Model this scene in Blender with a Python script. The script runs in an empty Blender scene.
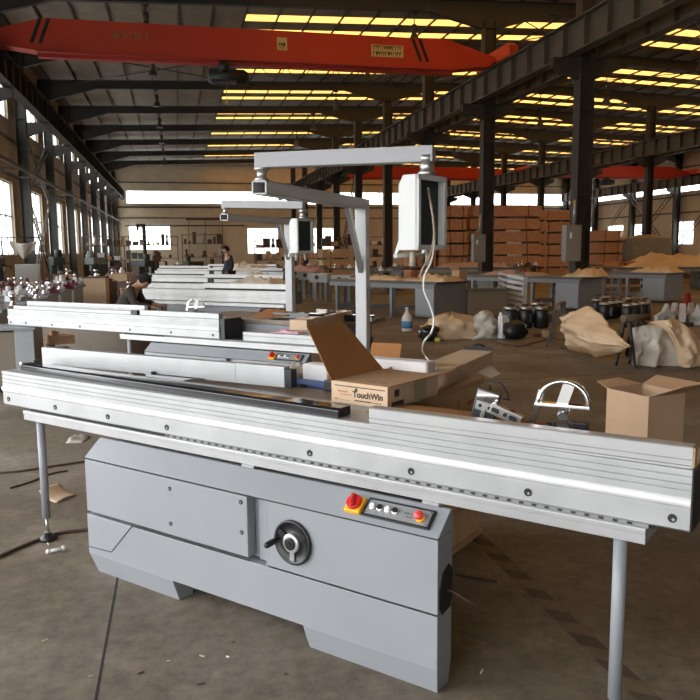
import bpy, bmesh, math, random
from math import sin, cos, tan, pi, radians, sqrt, atan2
from mathutils import Vector, Matrix, Euler, noise
random.seed(7)
SC = bpy.context.scene
COL = SC.collection

# ------------------------------------------------------------------ camera
FPX = 760.0; CH = 1.6; PSI = radians(12.7); PITCH = radians(7.5); ROLL = radians(0.5)
FWD = Vector((sin(PSI)*cos(PITCH), cos(PSI)*cos(PITCH), -sin(PITCH)))
R0 = Vector((cos(PSI), -sin(PSI), 0)); U0 = R0.cross(FWD)
RGT = R0*cos(ROLL) - U0*sin(ROLL); UPV = U0*cos(ROLL) + R0*sin(ROLL)
cd = bpy.data.cameras.new('camera'); cam = bpy.data.objects.new('camera', cd); COL.objects.link(cam)
cd.sensor_width = 36; cd.sensor_fit = 'HORIZONTAL'; cd.lens = 36*FPX/700; cd.clip_end = 400; cd.clip_start = .05
M3 = Matrix((RGT, UPV, -FWD)).transposed()
cam.matrix_world = Matrix.Translation((0, 0, CH)) @ M3.to_4x4()
SC.camera = cam

def ray(px, py):
    return FWD + RGT*((px-350)/FPX) + UPV*((350-py)/FPX)
def onplane(px, py, p, n):
    d = ray(px, py); c = Vector((0, 0, CH)); n = Vector(n)
    return c + d*((Vector(p)-c).dot(n)/d.dot(n))
def onz(px, py, z): return onplane(px, py, (0, 0, z), (0, 0, 1))
def onx(px, py, x): return onplane(px, py, (x, 0, 0), (1, 0, 0))
def ony(px, py, y): return onplane(px, py, (0, y, 0), (0, 1, 0))

class Frame:
    """a machine's own axes: s along its table, d towards its back, z up"""
    def __init__(s, ox, oy, deg):
        a = radians(deg); s.o = Vector((ox, oy, 0)); s.a = a
        s.u = Vector((cos(a), sin(a), 0)); s.n = Vector((-sin(a), cos(a), 0))
    def w(s, x, y, z=0): return s.o + s.u*x + s.n*y + Vector((0, 0, z))
    def loc(s, p): r = Vector(p)-s.o; return Vector((r.dot(s.u), r.dot(s.n), r.z))
    def atd(s, px, py, d): return s.loc(onplane(px, py, s.w(0, d), s.n))
    def atz(s, px, py, z): return s.loc(onz(px, py, z))

# ------------------------------------------------------------------ materials
MATS = {}
def mat(name, col, rough=.6, metal=0., var=0., scale=6., bump=0., bscale=40., trans=None, spec=.5, col2=None, coat=0.):
    if name in MATS: return MATS[name]
    m = bpy.data.materials.new(name); m.use_nodes = True
    nt = m.node_tree; N = nt.nodes; L = nt.links
    b = N['Principled BSDF']
    b.inputs['Base Color'].default_value = (*col, 1); b.inputs['Roughness'].default_value = rough
    b.inputs['Metallic'].default_value = metal
    b.inputs['Specular IOR Level'].default_value = spec
    if coat: b.inputs['Coat Weight'].default_value = coat
    tc = N.new('ShaderNodeTexCoord')
    if var:
        nz = N.new('ShaderNodeTexNoise'); nz.inputs['Scale'].default_value = scale; nz.inputs['Detail'].default_value = 5
        rp = N.new('ShaderNodeValToRGB'); L.new(tc.outputs['Object'], nz.inputs['Vector']); L.new(nz.outputs['Fac'], rp.inputs['Fac'])
        c2 = col2 if col2 else tuple(c*(1-var) for c in col)
        rp.color_ramp.elements[0].position = .35; rp.color_ramp.elements[0].color = (*c2, 1)
        rp.color_ramp.elements[1].position = .65; rp.color_ramp.elements[1].color = (*col, 1)
        L.new(rp.outputs['Color'], b.inputs['Base Color'])
    if bump:
        nb = N.new('ShaderNodeTexNoise'); nb.inputs['Scale'].default_value = bscale; nb.inputs['Detail'].default_value = 4
        bp = N.new('ShaderNodeBump'); bp.inputs['Strength'].default_value = bump; bp.inputs['Distance'].default_value = .01
        L.new(tc.outputs['Object'], nb.inputs['Vector']); L.new(nb.outputs['Fac'], bp.inputs['Height']); L.new(bp.outputs['Normal'], b.inputs['Normal'])
    if trans:
        mx = N.new('ShaderNodeMixShader'); mx.inputs[0].default_value = trans[1]
        t = N.new('ShaderNodeBsdfTranslucent'); t.inputs['Color'].default_value = (*trans[0], 1)
        L.new(b.outputs[0], mx.inputs[1]); L.new(t.outputs[0], mx.inputs[2]); L.new(mx.outputs[0], N['Material Output'].inputs['Surface'])
    MATS[name] = m; return m

def floor_mat():
    m = bpy.data.materials.new('concrete'); m.use_nodes = True
    nt = m.node_tree; N = nt.nodes; L = nt.links; b = N['Principled BSDF']
    tc = N.new('ShaderNodeTexCoord')
    def nz(sc, det, lo, hi, c0, c1, rough=.6):
        n = N.new('ShaderNodeTexNoise'); n.inputs['Scale'].default_value = sc; n.inputs['Detail'].default_value = det; n.inputs['Roughness'].default_value = rough
        r = N.new('ShaderNodeValToRGB'); r.color_ramp.elements[0].position = lo; r.color_ramp.elements[1].position = hi
        r.color_ramp.elements[0].color = c0; r.color_ramp.elements[1].color = c1
        L.new(tc.outputs['Object'], n.inputs['Vector']); L.new(n.outputs['Fac'], r.inputs['Fac']); return n, r
    n1, r1 = nz(.9, 6, .3, .7, (.125, .104, .08, 1), (.235, .203, .162, 1))
    n2, r2 = nz(13, 9, .34, .60, (.66, .65, .63, 1), (1.1, 1.08, 1.05, 1), .74)
    n3, r3 = nz(2.3, 7, .54, .64, (1, 1, 1, 1), (1.22, 1.2, 1.18, 1), .7)
    n4, r4 = nz(70, 3, .30, .36, (.55, .52, .5, 1), (1, 1, 1, 1), .6)
    n5, r5 = nz(.45, 6, .45, .6, (.82, .76, .7, 1), (1.04, 1.04, 1.04, 1), .65)
    def mul(a, c):
        x = N.new('ShaderNodeMix'); x.data_type = 'RGBA'; x.blend_type = 'MULTIPLY'; x.inputs[0].default_value = 1
        L.new(a, x.inputs[6]); L.new(c, x.inputs[7]); return x.outputs[2]
    o = mul(mul(mul(mul(r1.outputs[0], r2.outputs[0]), r3.outputs[0]), r4.outputs[0]), r5.outputs[0])
    L.new(o, b.inputs['Base Color']); b.inputs['Roughness'].default_value = .62
    b.inputs['Specular IOR Level'].default_value = .35
    bp = N.new('ShaderNodeBump'); bp.inputs['Strength'].default_value = .25; bp.inputs['Distance'].default_value = .01
    L.new(n2.outputs['Fac'], bp.inputs['Height']); L.new(bp.outputs['Normal'], b.inputs['Normal'])
    return m

def brushed(name, col, rough=.35, metal=.8):
    """extruded aluminium: long streaks along local x"""
    m = mat(name, col, rough, metal)
    nt = m.node_tree; N = nt.nodes; L = nt.links; b = N['Principled BSDF']
    tc = N.new('ShaderNodeTexCoord'); mp = N.new('ShaderNodeMapping'); mp.inputs['Scale'].default_value = (1.2, 60, 60)
    n = N.new('ShaderNodeTexNoise'); n.inputs['Scale'].default_value = 2; n.inputs['Detail'].default_value = 4
    r = N.new('ShaderNodeMapRange'); r.inputs[3].default_value = rough-.08; r.inputs[4].default_value = rough+.14
    L.new(tc.outputs['Object'], mp.inputs[0]); L.new(mp.outputs[0], n.inputs['Vector']); L.new(n.outputs['Fac'], r.inputs[0]); L.new(r.outputs[0], b.inputs['Roughness'])
    n2 = N.new('ShaderNodeTexNoise'); n2.inputs['Scale'].default_value = 5; n2.inputs['Detail'].default_value = 6
    rp = N.new('ShaderNodeValToRGB'); rp.color_ramp.elements[0].position = .38; rp.color_ramp.elements[1].position = .6
    rp.color_ramp.elements[0].color = tuple(c*.9 for c in col)+(1,); rp.color_ramp.elements[1].color = (*col, 1)
    L.new(tc.outputs['Object'], n2.inputs['Vector']); L.new(n2.outputs['Fac'], rp.inputs['Fac']); L.new(rp.outputs['Color'], b.inputs['Base Color'])
    return m

# ------------------------------------------------------------------ mesh builder
class MB:
    def __init__(s): s.v = []; s.f = []; s.mi = []; s.sm = []; s.cur = 0
    def add(s, vs, fs, smooth=False):
        b = len(s.v); s.v += [tuple(v) for v in vs]
        for f in fs: s.f.append([b+i for i in f]); s.mi.append(s.cur); s.sm.append(smooth)
        return s
    def box(s, x0, x1, y0, y1, z0, z1, M=None):
        vs = [Vector((x, y, z)) for x in (x0, x1) for y in (y0, y1) for z in (z0, z1)]
        if M is not None: vs = [M @ v for v in vs]
        return s.add(vs, [(0, 1, 3, 2), (4, 6, 7, 5), (0, 4, 5, 1), (2, 3, 7, 6), (0, 2, 6, 4), (1, 5, 7, 3)])
    def prism(s, poly, axis, a0, a1, M=None):
        """poly in the two other axes (xyz order), extruded along axis"""
        def P(p, a):
            q = {'x': (a, p[0], p[1]), 'y': (p[0], a, p[1]), 'z': (p[0], p[1], a)}[axis]
            q = Vector(q); return M @ q if M is not None else q
        n = len(poly); vs = [P(p, a0) for p in poly]+[P(p, a1) for p in poly]
        return s.add(vs, [tuple(range(n))[::-1], tuple(range(n, 2*n))]+[(i, (i+1) % n, n+(i+1) % n, n+i) for i in range(n)])
    def bar(s, p0, p1, w, h, up=(0, 0, 1)):
        p0 = Vector(p0); p1 = Vector(p1); d = (p1-p0); ln = d.length; x = d.normalized(); up = Vector(up)
        y = up.cross(x)
        if y.length < 1e-4: y = Vector((0, 1, 0)).cross(x)
        y.normalize(); z = x.cross(y)
        M = Matrix.Translation(p0) @ Matrix((x, y, z)).transposed().to_4x4()
        return s.box(0, ln, -w/2, w/2, -h/2, h/2, M)
    def tube(s, p0, p1, r0, r1=None, seg=12, cap=True):
        if r1 is None: r1 = r0
        p0 = Vector(p0); p1 = Vector(p1); x = (p1-p0).normalized(); y = x.orthogonal().normalized(); z = x.cross(y)
        vs = []
        for p, r in ((p0, r0), (p1, r1)):
            for i in range(seg):
                a = 2*pi*i/seg; vs.append(p+(y*cos(a)+z*sin(a))*r)
        s.add(vs, [(i, (i+1) % seg, seg+(i+1) % seg, seg+i) for i in range(seg)], True)
        if cap: s.add(vs, [tuple(range(seg))[::-1], tuple(range(seg, 2*seg))])
        return s
    def pipe(s, pts, r, seg=8):
        pts = [Vector(p) for p in pts]; n = len(pts); vs = []; pv = None
        for k, p in enumerate(pts):
            t = (pts[min(k+1, n-1)]-pts[max(k-1, 0)]).normalized()
            y = (pv - t*pv.dot(t)) if pv is not None else t.orthogonal()
            y.normalize(); pv = y; z = t.cross(y)
            for i in range(seg):
                a = 2*pi*i/seg; vs.append(p+(y*cos(a)+z*sin(a))*r)
        fs = [(k*seg+i, k*seg+(i+1) % seg, (k+1)*seg+(i+1) % seg, (k+1)*seg+i) for k in range(n-1) for i in range(seg)]
        s.add(vs, fs, True); s.add(vs, [tuple(range(seg))[::-1], tuple(range((n-1)*seg, n*seg))]); return s
    def lathe(s, prof, o=(0, 0, 0), ax=(0, 0, 1), seg=20, smooth=True):
        o = Vector(o); x = Vector(ax).normalized(); y = x.orthogonal().normalized(); z = x.cross(y); vs = []
        for r, h in prof:
            for i in range(seg):
                a = 2*pi*i/seg; vs.append(o+x*h+(y*cos(a)+z*sin(a))*max(r, 1e-4))
        n = len(prof)
        fs = [(k*seg+i, k*seg+(i+1) % seg, (k+1)*seg+(i+1) % seg, (k+1)*seg+i) for k in range(n-1) for i in range(seg)]
        s.add(vs, fs, smooth); s.add(vs, [tuple(range(seg))[::-1], tuple(range((n-1)*seg, n*seg))]); return s
    def ball(s, c, r, sx=1, sy=1, sz=1, seg=12, rings=8, jit=0, seed=0):
        c = Vector(c); vs = []; rnd = random.Random(seed)
        for k in range(rings+1):
            th = pi*k/rings
            for i in range(seg):
                a = 2*pi*i/seg; v = Vector((sin(th)*cos(a), sin(th)*sin(a), cos(th)))
                q = 1+(noise.noise(v*2.3+Vector((seed*3.1, 0, 0)))*jit if jit else 0)
                vs.append(c+Vector((v.x*sx, v.y*sy, v.z*sz))*r*q)
        s.add(vs, [(k*seg+i, (k+1)*seg+i, (k+1)*seg+(i+1) % seg, k*seg+(i+1) % seg) for k in range(rings) for i in range(seg)], True); return s
    def grid(s, fn, nu, nv, smooth=True):
        vs = [fn(i/nu, j/nv) for j in range(nv+1) for i in range(nu+1)]
        s.add(vs, [(j*(nu+1)+i, j*(nu+1)+i+1, (j+1)*(nu+1)+i+1, (j+1)*(nu+1)+i) for j in range(nv) for i in range(nu)], smooth); return s
    def build(s, name, mats, parent=None, bevel=0, solid=0, fix=True):
        me = bpy.data.meshes.new(name); me.from_pydata(s.v, [], s.f)
        if not isinstance(mats, (list, tuple)): mats = [mats]
        for m in mats: me.materials.append(m)
        for p, mi, sm in zip(me.polygons, s.mi, s.sm): p.material_index = min(mi, len(mats)-1); p.use_smooth = sm
        bm = bmesh.new(); bm.from_mesh(me)
        bmesh.ops.remove_doubles(bm, verts=bm.verts, dist=1e-5)
        if fix: bmesh.ops.recalc_face_normals(bm, faces=bm.faces)
        bm.to_mesh(me); bm.free()
        o = bpy.data.objects.new(name, me); COL.objects.link(o)
        if parent is not None: o.parent = parent
        if solid:
            md = o.modifiers.new('solid', 'SOLIDIFY'); md.thickness = solid; md.offset = 0
        if bevel:
            md = o.modifiers.new('bevel', 'BEVEL'); md.width = bevel; md.segments = 2; md.limit_method = 'ANGLE'; md.angle_limit = radians(40)
        return o

def tag(o, label=None, cat=None, group=None, kind=None):
    if label: o['label'] = label
    if cat: o['category'] = cat
    if group: o['group'] = group
    if kind: o['kind'] = kind
    return o
def thing(name, label, cat, loc=(0, 0, 0), rz=0., group=None):
    o = bpy.data.objects.new(name, None); COL.objects.link(o); o.empty_display_size = .1
    o.location = loc; o.rotation_euler = (0, 0, rz); return tag(o, label, cat, group)
def struct(mb, name, m, **k): return tag(mb.build(name, m, **k), kind='structure')
def kids(o): return [c for c in bpy.data.objects if c.parent == o]
def copy_tree(o, parent=None):
    c = o.copy(); COL.objects.link(c); c.parent = parent
    for ch in kids(o): copy_tree(ch, c)
    return c
def text_obj(txt, size, name, m, parent, M, depth=.0008, bold=False, align='LEFT', sx=1.0):
    cu = bpy.data.curves.new(name, 'FONT'); cu.body = txt; cu.size = size; cu.extrude = depth; cu.align_x = align
    if bold: cu.offset = size*.035
    t = bpy.data.objects.new(name+'_src', cu); COL.objects.link(t)
    dg = bpy.context.evaluated_depsgraph_get(); me = bpy.data.meshes.new_from_object(t.evaluated_get(dg))
    bpy.data.objects.remove(t); me.materials.clear(); me.materials.append(m)
    me.transform(M @ Matrix.Diagonal((sx, 1, 1, 1)))
    o = bpy.data.objects.new(name, me); COL.objects.link(o); o.parent = parent; return o
def basis(o, x, y):
    x = Vector(x).normalized(); y = Vector(y).normalized(); z = x.cross(y)
    return Matrix.Translation(o) @ Matrix((x, y, z)).transposed().to_4x4()

# palette
GREY = mat('grey_paint', (.26, .27, .283), .42, var=.06, scale=3, bump=.04, bscale=90)
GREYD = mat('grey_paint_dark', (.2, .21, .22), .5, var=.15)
ALU = brushed('aluminium', (.45, .45, .445), .36, .5)
ALUW = brushed('anodised_aluminium', (.43, .435, .43), .38, .35)
ARMG = mat('arm_lit_grey', (.46, .46, .455), .42, var=.05, scale=3)  # grey lightened to carry the light falling on post and lower arm
ALUR = brushed('aluminium_lit', (.78, .78, .76), .45, .15)  # far saws' aluminium, colour brightened to stand in for missing light
ALUD = brushed('aluminium_dull', (.42, .40, .37), .35, .7)
BLACK = mat('black_plastic', (.012, .012, .013), .4)
BLACKG = mat('black_gloss', (.012, .013, .016), .13, coat=.5)
DARK = mat('dark_gap', (.02, .02, .021), .8)
CHROME = mat('chrome', (.85, .85, .86), .09, 1.)
STEEL = mat('steel', (.45, .44, .42), .35, .85)
RED = mat('red_plastic', (.62, .02, .015), .3)
YEL = mat('yellow_plastic', (.85, .42, .02), .4)
WHITEP = mat('white_plastic', (.75, .76, .77), .35)
CARD = mat('cardboard', (.46, .28, .155), .8, var=.1, scale=5)
CARDL = mat('cardboard_light', (.56, .40, .26), .8, var=.08, scale=5)
CARDD = mat('cardboard_shaded', (.30, .125, .035), .85, var=.12, scale=4)  # backlit shade of the raised carton flap is put into this brown
FOAM = mat('white_foam', (.62, .59, .57), .8)
INK = mat('brown_ink', (.05, .03, .02), .8)
INKR = mat('red_ink', (.42, .13, .06), .8)
CASTT = mat('cast_iron_table', (.16, .12, .09), .4, .3, var=.3, scale=8)
STRUCT = mat('steel_primer', (.034, .029, .022), .6, var=.25, scale=4)
STRUCTL = mat('steel_primer_light', (.07, .058, .042), .6, var=.25, scale=4)
WALLM = mat('wall_sheet', (.52, .43, .31), .7, var=.12, scale=1.5)
WALLW = mat('wall_plaster', (.42, .33, .22), .85, var=.15, scale=1.2)
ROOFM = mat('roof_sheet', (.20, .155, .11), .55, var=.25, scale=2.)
CRANE = mat('crane_orange_red', (.52, .04, .01), .45, var=.12, scale=1.5)
WOOD = mat('pink_wood', (.62, .32, .17), .75, var=.22, scale=6)
WOOD2 = mat('pale_wood', (.58, .38, .2), .75, var=.22, scale=6)
FILM = mat('cream_film', (.86, .68, .45), .4, trans=((.9, .68, .42), .35), var=.08, scale=3)
FILMW = mat('clear_film', (.80, .75, .66), .22, trans=((.85, .8, .7), .4), var=.12, scale=5)
FILMP = mat('pink_film', (.62, .42, .34), .45, trans=((.6, .42, .33), .3), var=.15, scale=7)
CASTG = mat('cast_grey', (.35, .34, .31), .5, .3, var=.2)
GREEN = mat('dark_green_paint', (.05, .08, .065), .5, var=.2)
BLUEP = mat('blue_plastic', (.05, .12, .36), .5)
# ------------------------------------------------------------------ the hall
XL, XR, YN, YF = -5.9, 41.5, -13.2, 76.4
X1, X2, XRG = 10.6, 25.5, 18.1
YR = [-13.2+6.4*k for k in range(15)]
def zr(x): return 10.25-.7*abs(x-XRG)/23.4
fl = MB().grid(lambda u, v: (XL-.3+(XR+.6-XL)*u, YN-.3+(YF+.6-YN)*v, 0), 24, 40, False)
fl = fl.build('floor', floor_mat()); tag(fl, kind='structure')
JM = mat('joint_gap', (.02, .018, .015), .9)
def joint(n, a, b, w=.012):
    m = MB(); m.bar(a, b, w, .003); struct(m, n, JM)
jn = 0
for X in (-.345, 5.65, 11.65, 17.6, 23.6):
    jn += 1; joint('floor_joint', (X, YN, .0005), (X, YF, .0005), .008)
for Y in (-2.2, 2.0, 8.6, 14.6, 20.6, 26.6, 33, 40):
    joint('floor_joint', (XL, Y, .0005), (XR, Y, .0005), .01)
# old hazard stripe painted along the aisle
m = MB(); ym = mat('worn_yellow_paint', (.19, .14, .08), .8, var=.3, scale=14); bk = mat('worn_black_paint', (.10, .075, .052), .8, var=.3, scale=14)
y = 1.2; k = 0
while y < 9.5:
    m.cur = k % 2; m.add([(1.54, y, .002), (1.63, y-.07, .002), (1.63, y+.04, .002), (1.54, y+.11, .002)], [(0, 1, 2, 3)]); y += .11; k += 1
struct(m, 'floor_stripe', [ym, bk])

def wall_holes(name, m, axis, pos, thick, a0, a1, z1, holes, z0=0.):
    """a wall in the plane axis = pos with rectangular openings (a0, a1, z0, z1)"""
    As = sorted({a0, a1, *[h[0] for h in holes], *[h[1] for h in holes]}); Zs = sorted({z0, z1, *[h[2] for h in holes], *[h[3] for h in holes]})
    mb = MB()
    for i in range(len(As)-1):
        run = None
        for j in range(len(Zs)-1):
            ca, cz = (As[i]+As[i+1])/2, (Zs[j]+Zs[j+1])/2
            hole = any(h[0] < ca < h[1] and h[2] < cz < h[3] for h in holes)
            if not hole:
                if run is None: run = Zs[j]
            if run is not None and (hole or j == len(Zs)-2):
                top = Zs[j] if hole else Zs[j+1]
                if axis == 'x': mb.box(pos, pos+thick, As[i], As[i+1], run, top)
                else: mb.box(As[i], As[i+1], pos, pos+thick, run, top)
                run = None
    return struct(mb, name, m)
GLASS = bpy.data.materials.new('dusty_glass'); GLASS.use_nodes = True
_n = GLASS.node_tree.nodes; _l = GLASS.node_tree.links; _n.remove(_n['Principled BSDF'])
_t = _n.new('ShaderNodeBsdfTransparent'); _tr = _n.new('ShaderNodeBsdfTranslucent'); _g = _n.new('ShaderNodeBsdfGlossy'); _g.inputs['Roughness'].default_value = .1
_tr.inputs['Color'].default_value = (.95, .95, .92, 1); _t.inputs['Color'].default_value = (.95, .95, .93, 1)
_a = _n.new('ShaderNodeMixShader'); _a.inputs[0].default_value = .5; _b = _n.new('ShaderNodeMixShader'); _b.inputs[0].default_value = .05
_l.new(_t.outputs[0], _a.inputs[1]); _l.new(_tr.outputs[0], _a.inputs[2]); _l.new(_a.outputs[0], _b.inputs[1]); _l.new(_g.outputs[0], _b.inputs[2]); _l.new(_b.outputs[0], _n['Material Output'].inputs['Surface'])
FRM = mat('window_frame', (.3, .3, .29), .5)
wn = [0]
def window(axis, pos, a0, a1, z0, z1, na, zs=()):
    wn[0] += 1; f = MB(); t = .05
    def B(p0, p1, q0, q1):
        if axis == 'x': f.box(pos-.04, pos+.04, p0, p1, q0, q1)
        else: f.box(p0, p1, pos-.04, pos+.04, q0, q1)
    B(a0, a1, z0, z0+t); B(a0, a1, z1-t, z1)
    for i in range(na+1):
        a = a0+(a1-a0)*i/na; c = min(max(a, a0+t/2), a1-t/2); B(c-t/2, c+t/2, z0, z1)
    for z in zs: B(a0, a1, z-t/2, z+t/2)
    o = struct(f, 'window_%d' % wn[0], FRM)
    g = MB()
    if axis == 'x': g.add([(pos, a0, z0), (pos, a1, z0), (pos, a1, z1), (pos, a0, z1)], [(0, 1, 2, 3)])
    else: g.add([(a0, pos, z0), (a1, pos, z0), (a1, pos, z1), (a0, pos, z1)], [(0, 1, 2, 3)])
    g.build('pane', GLASS, o)
# left wall: unseen openings added near the camera for daylight, then two rows of windows
holes = [(-11.5, -1.5, 0, 5.8), (.5, 10.5, 0, 5.8)]
wl = []
for k in range(14):
    y0 = YR[k]
    if y0 < 11: continue
    c = y0+3.2; holes += [(c-2.2, c+2.7, 1.5, 4.2), (c-2.2, c+2.7, 6.5, 7.8)]; wl.append(c)
wall_holes('wall_left', WALLW, 'x', XL-.24, .24, YN, YF, 9.9, holes)
for c in wl:
    window('x', XL-.12, c-2.2, c+2.7, 1.5, 4.2, 5, (2.95,)); window('x', XL-.12, c-2.2, c+2.7, 6.5, 7.8, 5)
# far wall
FS = [(-4.55+i*(46.0/23), -4.55+(i+1)*(46.0/23)) for i in range(23)]
holes = [(-4.5, 41.2, 6.15, 7.4), (-4.4, -.5, 1.75, 4.2), (6.9, 10.0, 1.3, 3.85), (12.6, 16.2, 1.3, 3.85)]
wall_holes('wall_far', WALLM, 'y', YF, .24, XL-.24, XR+.24, 10.9, holes)
window('y', YF+.12, -4.5, 18.4, 6.15, 7.4, 11); window('y', YF+.12, 18.4, 41.2, 6.15, 7.4, 11)
window('y', YF+.12, -4.4, -.5, 1.75, 4.2, 2, (3.5,))
for a, b in ((6.9, 10.0), (12.6, 16.2)): window('y', YF+.12, a, b, 1.3, 3.85, 2, (3.,))
# right wall
holes = [(20, 76, 6.15, 7.2)]
rl = [(70.6, 73.6), (65.6, 68.4), (61.2, 64.2), (55.4, 58.3), (49.5, 52.5)]
holes += [(a, b, 1.8, 3.75) for a, b in rl]
nr = [(YR[k]+.8, YR[k]+5.6) for k in (6, 8)]  # unseen tall windows, added to bring side light into the hall
holes += [(a, b, 1., 5.4) for a, b in nr]
wall_holes('wall_right', WALLM, 'x', XR, .24, YN, YF, 9.9, holes)
window('x', XR+.12, 20, 48, 6.15, 7.2, 14); window('x', XR+.12, 48, 76, 6.15, 7.2, 14)
for a, b in nr: window('x', XR+.12, a, b, 1., 5.4, 3, (2.4, 4.))
for a, b in rl: window('x', XR+.12, a, b, 1.8, 3.75, 2, (2.9,))
# near wall behind the camera, with an unseen opening added and sized for foreground light
wall_holes('wall_near', WALLM, 'y', YN-.24, .24, XL-.24, XR+.24, 10.9, [(-5., -1.5, 0, 6.)])
# sill rails, far-wall girts
for i, (z, w) in enumerate(((5.75, .16), (4.75, .1), (8.1, .1))):
    m = MB(); m.box(XL, XR, YF-.08, YF, z, z+w); struct(m, 'wall_girt', STRUCTL)
for z in (5.75, 4.4, 8.1):
    m = MB(); m.box(XR-.08, XR, 20, YF, z, z+.12); struct(m, 'wall_girt', STRUCTL)
    m = MB(); m.box(XL, XL+.06, 6, YF, z, z+.12); struct(m, 'wall_girt', STRUCTL)
m = MB(); m.tube((-4.62, 4, 4.22), (-4.62, 74, 4.22), .06); [m.bar((-4.62, y, 4.22), (-5.3, y, 4.22), .04, .04) for y in range(5, 74, 3)]; struct(m, 'pipe_run', STRUCTL)
m = MB(); m.tube((-4.62, 74.2, 4.0), (6.5, 74.2, 4.0), .07); m.bar((6.4, 74.2, 4.0), (6.4, 76.4, 4.0), .05, .05); struct(m, 'pipe_run', STRUCTL)
# sliding door in the far wall
m = MB(); m.box(1.2, 4.5, YF-.12, YF, 0, 4.6); o = struct(m, 'door_1', mat('door_sheet', (.42, .36, .26), .6, var=.1, scale=1))
m = MB(); [m.box(a, a+.05, YF-.16, YF-.12, 0, 4.6) for a in (1.2, 2.82, 4.45)]; m.box(1., 4.7, YF-.18, YF-.12, 4.6, 4.75); m.build('door_frame', STRUCTL, o)

# steel frame: columns, haunched rafters, purlins, runway girders
def column(x, y, w=.5, t=.3, h=9.2):
    m = MB(); fw = .03; m.box(x-w/2, x-w/2+fw, y-t/2, y+t/2, 0, h); m.box(x+w/2-fw, x+w/2, y-t/2, y+t/2, 0, h); m.box(x-w/2, x+w/2, y-.015, y+.015, 0, h)
    m.box(x-w/2-.06, x+w/2+.06, y-t/2-.06, y+t/2+.06, 0, .03)
    for z in (3., 5.2, 6.6, 7.4): m.box(x-w/2+fw, x+w/2-fw, y-t/2+.02, y+t/2-.02, z, z+.02)
    struct(m, 'steel_column', STRUCT)
for y in YR:
    for x, w in ((XL+.36, .36), (X1, .42), (X2, .4), (XR-.4, .5)):
        if x == X2 and round((y-25.2)/6.4) % 2 == 1 and y < 37: pass
        if y == YR[-1] and x in (X1, X2): continue
        if y > 76 : y_ = y-.3
        else: y_ = y
        column(x, y_, w, .27 if x < 0 else .34)
cols = (XL+.36, X1, X2, XR-.4)
def rafter(y):
    xs = [XL]; top = []
    pts = sorted({XL, XR, XRG, *[c+d for c in cols for d in (-2.2, -.3, .3, 2.2) if XL < c+d < XR]})
    def bot(x):
        z = zr(x)-.55
        d = min(abs(x-c) for c in cols)
        if d < 2.2: z -= .5*(1-max(d-.3, 0)/1.9)
        return z
    poly = [(x, bot(x)) for x in pts]+[(XR, zr(XR)-.16), (XRG, zr(XRG)-.16), (XL, zr(XL)-.16)]
    m = MB()
    for i in range(len(pts)-1):
        a, b = pts[i], pts[i+1]
        m.add([(a, y-.012, bot(a)), (b, y-.012, bot(b)), (b, y-.012, zr(b)-.16), (a, y-.012, zr(a)-.16), (a, y+.012, bot(a)), (b, y+.012, bot(b)), (b, y+.012, zr(b)-.16), (a, y+.012, zr(a)-.16)],
              [(0, 1, 2, 3), (7, 6, 5, 4)])
        for f0, f1 in ((bot(a), bot(b)), (zr(a)-.18, zr(b)-.18)):
            m.add([(a, y-.1, f0), (b, y-.1, f1), (b, y+.1, f1), (a, y+.1, f0), (a, y-.1, f0+.02), (b, y-.1, f1+.02), (b, y+.1, f1+.02), (a, y+.1, f0+.02)], [(0, 3, 2, 1), (4, 5, 6, 7), (0, 1, 5, 4), (2, 3, 7, 6), (0, 4, 7, 3), (1, 2, 6, 5)])
    struct(m, 'roof_rafter', STRUCT, fix=False)
for y in YR[2:-1]: rafter(y)
x = XL+.5
while x < XR:
    m = MB(); m.bar((x, YN, zr(x)-.09), (x, YF, zr(x)-.04), .05, .07); struct(m, 'roof_purlin', STRUCT); x += 1.15
# roof sheets, with two translucent strips in every bay
segs = []; sky = []
y = YN-.3
for k, y0 in enumerate(YR[:-1]):
    if y0 < 5: continue
    for a, b in ((2.75, 3.55), (4.55, 5.25)):
        segs.append((y, y0+a)); sky.append((y0+a, y0+b)); y = y0+b
segs.append((y, YF+.3))
def roofq(m, xa, xb, ya, yb, t=.03):
    m.add([(xa, ya, zr(xa)), (xb, ya, zr(xb)), (xb, yb, zr(xb)), (xa, yb, zr(xa)), (xa, ya, zr(xa)+t), (xb, ya, zr(xb)+t), (xb, yb, zr(xb)+t), (xa, yb, zr(xa)+t)],
          [(0, 3, 2, 1), (4, 5, 6, 7), (0, 1, 5, 4), (2, 3, 7, 6), (1, 2, 6, 5), (0, 4, 7, 3)])
m = MB()
SKX = ((2.7, XRG-.5), (XRG+.5, 38.5))
for a, b in segs:
    roofq(m, XL-.4, XRG, a, b); roofq(m, XRG, XR+.4, a, b)
for a, b in sky:
    for xa, xb in ((XL-.4, SKX[0][0]), (SKX[0][1], XRG), (XRG, SKX[1][0]), (SKX[1][1], XR+.4)): roofq(m, xa, xb, a, b)
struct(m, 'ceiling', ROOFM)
SKY = mat('skylight_fibreglass', (.3, .2, .08), .6, trans=((.38, .185, .04), .93))
for a, b in sky:
    for xa, xb in SKX:
        m = MB(); m.add([(xa, a, zr(xa)+.01), (xb, a, zr(xb)+.01), (xb, b, zr(xb)+.01), (xa, b, zr(xa)+.01)], [(0, 1, 2, 3)]); struct(m, 'skylight_panel', SKY)
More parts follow.
